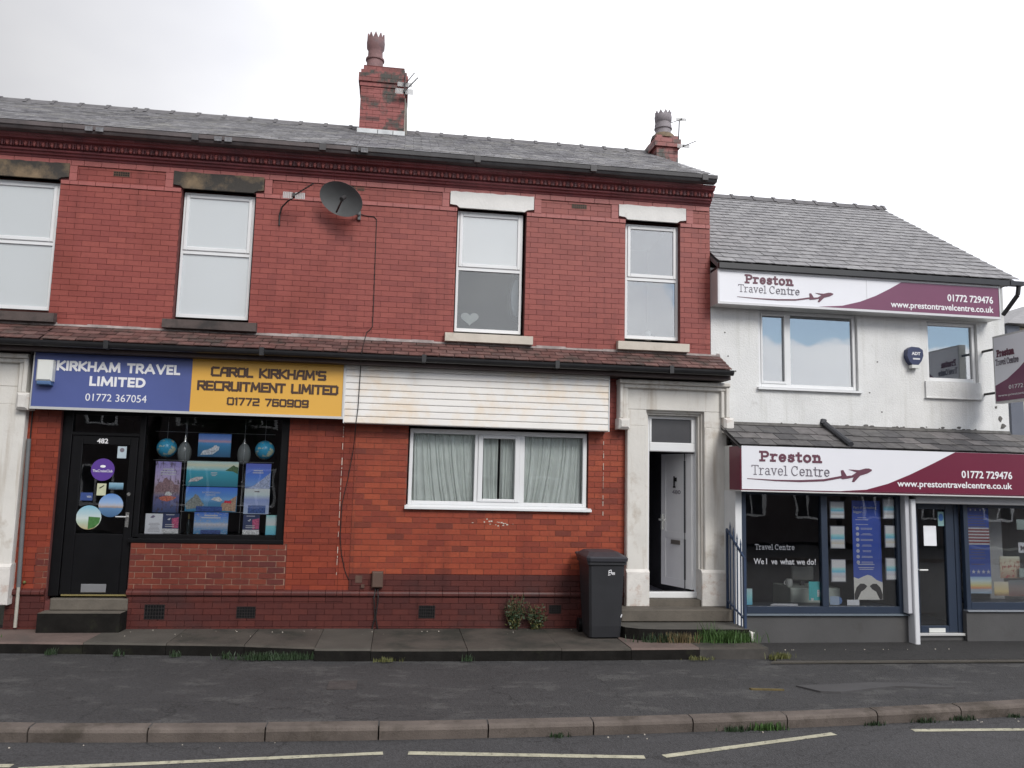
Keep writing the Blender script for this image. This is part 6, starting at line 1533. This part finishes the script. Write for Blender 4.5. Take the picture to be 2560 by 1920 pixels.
MB().bev(6.12, 6.48, .25, .29, .80, 1.02, .012).build('screen', mat('grey monitor back', (.12, .125, .12), .6), mon); MB().box(6.27, 6.33, .26, .30, .722, .80).build('stand', M['dark_metal'], mon)
c_ = sheetcard(6.37, 6.515, .53, .655, -.41, mat('white blue card', (.40, .50, .65), .5), 'shop_card', 'small white card with blue rounded end at the foot of the pane', 'card', G2)
MB().poly([(6.516, .535), (6.545, .55), (6.565, .59), (6.545, .635), (6.516, .65)], -.41, -.406).build('tab', mat('blue tab', (.10, .20, .45), .5), c_)
c_ = sheetcard(6.64, 6.832, .525, .605, -.41, M['paper'], 'shop_card', 'small blank white card at the foot of the blue banner', 'card', G2)
c_ = sheetcard(5.04, 5.16, .53, .76, -.42, picture('turquoise card', [(0, (.08, .30, .45)), (.5, (.20, .42, .50)), (1, (.30, .40, .50))], .2, 3), 'shop_card', 'turquoise card standing at the left end of the navy shopfront', 'card', G2)
tag(MB().plan([(5.45, -.40), (5.86, -.42), (5.90, -.33), (5.55, -.30)], .521, .535).build('papers', M['paper']), 'loose papers lying on the shop window sill', 'papers')
sheetcard(7.96, 8.168, 1.40, 1.70, YD + .024, M['paper'], 'notice', 'plain white notice stuck inside the glass of the navy shop door', 'notice', G2)
c_ = sheetcard(8.206, 8.305, 1.70, 1.915, YD + .024, mat('pale teal card', (.25, .42, .42), .5), 'notice', 'small pale teal notice with blue disc at the top of the navy shop door', 'notice', G2)
MB().poly([(8.255 + .04 * math.cos(t * .5236), 1.83 + .055 * math.sin(t * .5236)) for t in range(12)], YD + .021, YD + .0235).build('print', mat('blue disc', (.03, .12, .35), .5), c_)
b3 = thing('banner', 'American stars and stripes travel banner in the right hand shop window', 'banner', (8.82, -.38, .70))
MB().box(8.615, 9.03, -.372, -.368, .95, 2.0).build('sheet', mat('blue banner print two', (0.06, 0.11, 0.42), .5, .1, 2), b3)
MB().box(8.615, 9.03, -.372, -.368, .70, .949).build('city_print', picture('skyline print', [(0, (.18, .25, .33)), (.25, (.25, .26, .28)), (.32, (.45, .16, .08)), (.50, (.50, .38, .16)), (.75, (.35, .42, .42)), (1, (.18, .28, .40))], .08, 9), b3)
for i in range(11):
    z = 1.43 + i * .0235
    MB().box(8.616, 9.029, -.376, -.3725, z, z + .0228).build('stripe', M['silver_ink'] if i % 2 == 0 else mat('red stripe', (.28, .07, .07), .5), b3)
def star(x, z, r, y, parent, m):
    MB().poly([(x + (r if k % 2 == 0 else r * .4) * math.sin(k * math.pi / 5), z + (r if k % 2 == 0 else r * .4) * math.cos(k * math.pi / 5)) for k in range(10)], y - .003, y - .0005).build('star', m, parent)
for i in range(5):
    star(8.655 + i * .083, 1.023, .034, -.372, b3, M['silver_ink']); star(8.645 + i * .083, 1.955, .020, -.372, b3, M['silver_ink'])
lines(b3, 8.82, (1.86, 1.82, 1.78, 1.74, 1.70), .36, .012, -.3725, M['grey_ink'], 3); lines(b3, 8.82, (1.35, 1.31, 1.27, 1.22, 1.13), .36, .012, -.3725, M['grey_ink'], 4)
G3 = 'leaflets in the right hand shop window'
sheetcard(9.18, 9.52, .93, 1.26, -.38, picture('red and cream print', [(0, (.20, .14, .10)), (.4, (.35, .30, .22)), (1, (.42, .42, .34))], .3, 5, blot=((.40, .04, .05), 5)), 'poster', 'cream poster with red figure right of the American banner', 'poster', G3)
sheetcard(9.06, 9.30, .67, .88, -.39, picture('sunset print', [(0, (.16, .10, .07)), (.3, (.45, .34, .16)), (1, (.38, .36, .30))], .2, 6), 'poster', 'small sunset poster at the foot of the American banner', 'poster', G3)
sheetcard(9.31, 9.75, .66, .90, -.37, picture('street print', [(0, (.12, .06, .05)), (.5, (.16, .13, .12)), (1, (.10, .12, .13))], .4, 7), 'poster', 'dark street poster low at the right edge of the picture', 'poster', G3)
c_ = sheetcard(9.465, 9.70, 1.67, 1.825, -.42, mat('pale mint card', (.40, .48, .46), .5), 'notice', 'pale mint card high at the right edge of the shop window', 'notice', G3)
c_ = sheetcard(9.475, 9.70, 1.32, 1.475, -.42, M['paper'], 'notice', 'white card with black letter M at the right edge of the shop window', 'notice', G3)
lettering('M', 9.51, 9.585, 1.355, .07, -.4205, M['grey_ink'], c_, bold=.02)
sheetcard(9.47, 9.70, .95, 1.09, -.42, mat('mint card two', (.36, .45, .42), .5), 'notice', 'pale mint card low at the right edge of the shop window', 'notice', G3)
MB().box(8.63, 11.4, -.37, -.05, .545, .578).box(5.05, 7.41, -.42, -.10, .485, .518).build('display_shelf', M['navy'], pr)

# house beyond at the far right
rb = thing('far_house', 'cream painted house with grey roof beyond the right corner of the white shop', 'house', (14, 4, 0))
MB().box(10.95, 20, 1.15, 9, 0, 5.2).build('wall', M['cream_wall'], rb)
MB().add([(10.6, .9, 5.22), (20.3, .9, 5.22), (20.3, 9.3, 5.22), (10.6, 9.3, 5.22), (14.8, 5.1, 6.70), (16, 5.1, 6.70)], [(0, 1, 5, 4), (1, 2, 5), (2, 3, 4, 5), (3, 0, 4), (3, 2, 1, 0)]).build('roof', M['slate_lt'][0], rb)
MB().box(10.68, 10.93, 1.02, 1.14, 0, 5.2).build('downpipe', mat('slate blue downpipe', (.10, .11, .14), .5), rb)

# ================================================================== plants and weeds
def blades(name, cx, cy, cz, rx, ry, h, n, m, seed, label=None, lean=.5, w=.006):
    rnd = random.Random(seed); mb = MB()
    for _ in range(n):
        x = cx + rnd.gauss(0, rx * .5); y = cy + rnd.gauss(0, ry * .5); hh = h * rnd.uniform(.35, 1.1); a = rnd.uniform(0, 6.28); l = rnd.uniform(0, lean) * hh
        dx_, dy_ = math.cos(a) * l, math.sin(a) * l; b = rnd.uniform(0, 6.28); ww = w * rnd.uniform(.6, 1.4); ox, oy = math.cos(b) * ww, math.sin(b) * ww
        mb.add([(x - ox, y - oy, cz), (x + ox, y + oy, cz), (x + ox * .7 + dx_ * .4, y + oy * .7 + dy_ * .4, cz + hh * .6), (x - ox * .7 + dx_ * .4, y - oy * .7 + dy_ * .4, cz + hh * .6), (x + dx_, y + dy_, cz + hh)], [(0, 1, 2, 3), (3, 2, 4)])
    o = mb.build(name, m); tag(o, label, 'grass' if label else None, None, 'stuff'); return o
blades('grass', 4.48, -1.06, .13, .34, .07, .17, 700, M['leaf'], 1, 'bright green grass tuft below the stone doorsteps by the railing')
blades('grass', 4.28, -1.03, .13, .12, .05, .30, 60, M['leaf'], 2, 'taller grass spike above the bright green tuft by the railing')
blades('grass', 3.60, -1.03, .13, .32, .06, .13, 260, M['leaf_dk'], 3, 'low dark weeds in front of the rounded doorstep')
blades('grass', 3.85, -1.05, .13, .28, .06, .14, 240, M['straw'], 4, 'dry straw coloured grass in front of the doorsteps')
blades('grass', -1.35, -1.30, .0, .55, .05, .10, 620, M['leaf_dk'], 5, 'dark low grass growing along the foot of the raised paving')
blades('grass', 5.05, -1.48, .0, .14, .06, .09, 260, M['leaf_yel'], 6, 'yellow green grass at the right end of the raised paving')
for i, (x, y) in enumerate(((.95, -1.47), (-2.6, -1.12), (-3.3, -1.05), (-4.1, -.95), (-2.0, -1.2))):
    blades('weed', x, y, .0, .07, .03, .09, 40, M['leaf_dk'], 20 + i, 'small weed sprouting at the foot of the raised paving')
for i, (x, n_, s_) in enumerate(((3.42, 90, 1), (3.75, 160, 1.3), (4.95, 60, .8), (5.55, 70, .9), (6.05, 80, 1), (1.62, 40, .8), (6.7, 50, .7))):
    blades('weed', x, kerby(x) - .05, -.17, .14 * s_, .03, .065 * s_, n_, M['leaf_dk'] if i != 1 else M['leaf'], 40 + i, 'green weed growing in the gutter against the kerb')
for i, (x, y, z) in enumerate(((-5.05, -.55, .13), (3.95, -1.50, 0), (-.05, -1.47, 0))):
    blades('weed', x, y, z, .16, .03, .06, 90, M['leaf_yel'] if i else M['leaf'], 60 + i, 'thin mossy weeds on the edge of the paving')
def leafy(x, y, z, h, spread, n, seed, label):
    """a weed with arching stems carrying small leaves, paler low down"""
    rnd = random.Random(seed); t = thing('weed_plant', label, 'weed', (x, y, z), 'leafy weeds by the bin')
    st_, lv, ly = MB(), MB(), MB()
    for _ in range(n):
        a = rnd.uniform(-1, 1); top = Vector((x + a * spread, y - abs(rnd.gauss(0, .05)), z + h * rnd.uniform(.4, 1.0))); b = Vector((x + a * spread * .2, y, z))
        mid = (b + top) / 2 + Vector((rnd.gauss(0, .03), -.02, .03)); pts = [b, mid, top]
        st_.path([tuple(p) for p in pts], .003, 4)
        for k in range(12):
            u = rnd.uniform(.05, 1); p = b.lerp(mid, u * 2) if u < .5 else mid.lerp(top, u * 2 - 1)
            p = p + Vector((rnd.gauss(0, .02), rnd.gauss(-.01, .015), rnd.gauss(0, .012))); s_ = rnd.uniform(.012, .03)
            d1 = Vector((rnd.gauss(0, 1), rnd.gauss(0, .6), rnd.gauss(0, .5))).normalized(); d2 = d1.cross(Vector((rnd.gauss(0, 1), rnd.gauss(0, 1), 1))).normalized()
            tgt = ly if (p.z < z + h * .3 and rnd.random() < .5) else lv
            tgt.add([p - d1 * s_, p + d2 * s_ * .5, p + d1 * s_, p - d2 * s_ * .5], [(0, 1, 2, 3)])
    st_.build('stem', M['straw'], t); lv.build('leaves', M['leaf_dk'], t)['kind'] = 'stuff'
    if ly.v: ly.build('leaves', M['leaf_yel'], t)['kind'] = 'stuff'
leafy(1.72, -.09, .13, .50, .15, 44, 1, 'leafy green weed growing up the plinth left of the wheelie bin')
leafy(2.04, -.09, .13, .40, .17, 30, 2, 'smaller leafy weed growing between the larger weed and the wheelie bin')
mb = MB(); rnd = random.Random(77)                       # litter and grit
for _ in range(70):
    x = rnd.uniform(-4.6, 8.5); y = rnd.choice([kerby(x) - rnd.uniform(.04, .2), -.05 - rnd.uniform(0, .5) if x < 4.6 else -1.0])
    z = -.17 if y < -3 else (.13 if x < 4.6 else .012); r = rnd.uniform(.005, .014)
    mb.box(x, x + r, y, y + r, z, z + r * .6)
tag(mb.build('grit', M['sill_cream']), kind='stuff')

# ================================================================== across the road (what the panes mirror)
def oppo(x0, x1, lab, wallm, h, gable):
    o = thing('house', lab, 'house', ((x0 + x1) / 2, -22, 0), 'houses across the road')
    y1, y0 = -19.5, -27
    MB().box(x0, x1, y0, y1, 0, h).build('wall', wallm, o)
    xc, yc = (x0 + x1) / 2, (y0 + y1) / 2
    if gable:
        MB().add([(x0 - .3, y1 + .3, h), (x1 + .3, y1 + .3, h), (xc, y1 + .3, h + 2.6), (x0 - .3, y0, h), (x1 + .3, y0, h), (xc, y0, h + 2.6)], [(0, 1, 2), (5, 4, 3), (0, 2, 5, 3), (2, 1, 4, 5), (0, 3, 4, 1)]).build('roof', M['slate'][0], o)
    else:
        MB().prx([(y1 + .3, h), (yc, h + 1.9), (y0, h)], x0, x1).build('roof', M['slate'][0], o)
    n = int((x1 - x0) / 2.4)
    for lv_ in (1.0, 3.9):
        for i in range(n):
            x = x0 + (i + .5) * (x1 - x0) / n
            w_ = MB().box(x - .6, x + .6, y1 + .001, y1 + .06, lv_, lv_ + 1.4).build('window', M['upvc'], o)
            MB().box(x - .5, x - .04, y1 + .061, y1 + .065, lv_ + .1, lv_ + 1.3).build('pane', M['black'], w_); MB().box(x + .04, x + .5, y1 + .061, y1 + .065, lv_ + .1, lv_ + 1.3).build('pane', M['black'], w_)
oppo(-16, -9.2, 'brick house with gable facing the road, across from the shops', M['far_brick'], 5.2, True)
oppo(-8.9, -1.4, 'second brick house across the road with gable facing the shops', M['far_brick'], 5.2, True)
oppo(-1.2, 10, 'brick house across the road with a ridge along the road', M['far_brick'], 5.4, False)
oppo(10.2, 17.5, 'tall brick house across the road at the right', M['far_brick'], 4.4, False)
oppo(17.7, 26, 'wide brick house across the road, furthest to the right', M['far_brick'], 4.4, False)
def tree(x, y, h, lab, seed):
    rnd = random.Random(seed); t = thing('tree', lab, 'tree', (x, y, 0), 'trees across the road')
    tr_ = MB().tube((x, y, -.05), (x + .1, y, h * .45), .22, 10, .13)
    cen = []
    for i in range(9):
        a = rnd.uniform(0, 6.28); e_ = Vector((x + math.cos(a) * rnd.uniform(.6, 1.6), y + math.sin(a) * rnd.uniform(.6, 1.4), h * rnd.uniform(.55, .95))); tr_.tube((x + .1, y, h * rnd.uniform(.3, .45)), e_, .06, 6, .02); cen.append(e_)
    tr_.build('trunk', M['bark'], t)
    mb = MB()
    for c in cen:
        for _ in range(260):
            p = c + Vector((rnd.gauss(0, .5), rnd.gauss(0, .5), rnd.gauss(0, .45))); s_ = rnd.uniform(.06, .14); d1 = Vector((rnd.gauss(0, 1), rnd.gauss(0, 1), rnd.gauss(0, 1))).normalized(); d2 = d1.orthogonal().normalized()
            mb.add([p - d1 * s_, p + d2 * s_ * .6, p + d1 * s_, p - d2 * s_ * .6], [(0, 1, 2, 3)])
    mb.build('crown', M['leaf_dk'], t)
tree(-7.2, -18.5, 6.8, 'leafy tree across the road between the brick houses', 3)
tree(2.4, -19.0, 6.2, 'smaller leafy tree across the road left of the ridged house', 4)
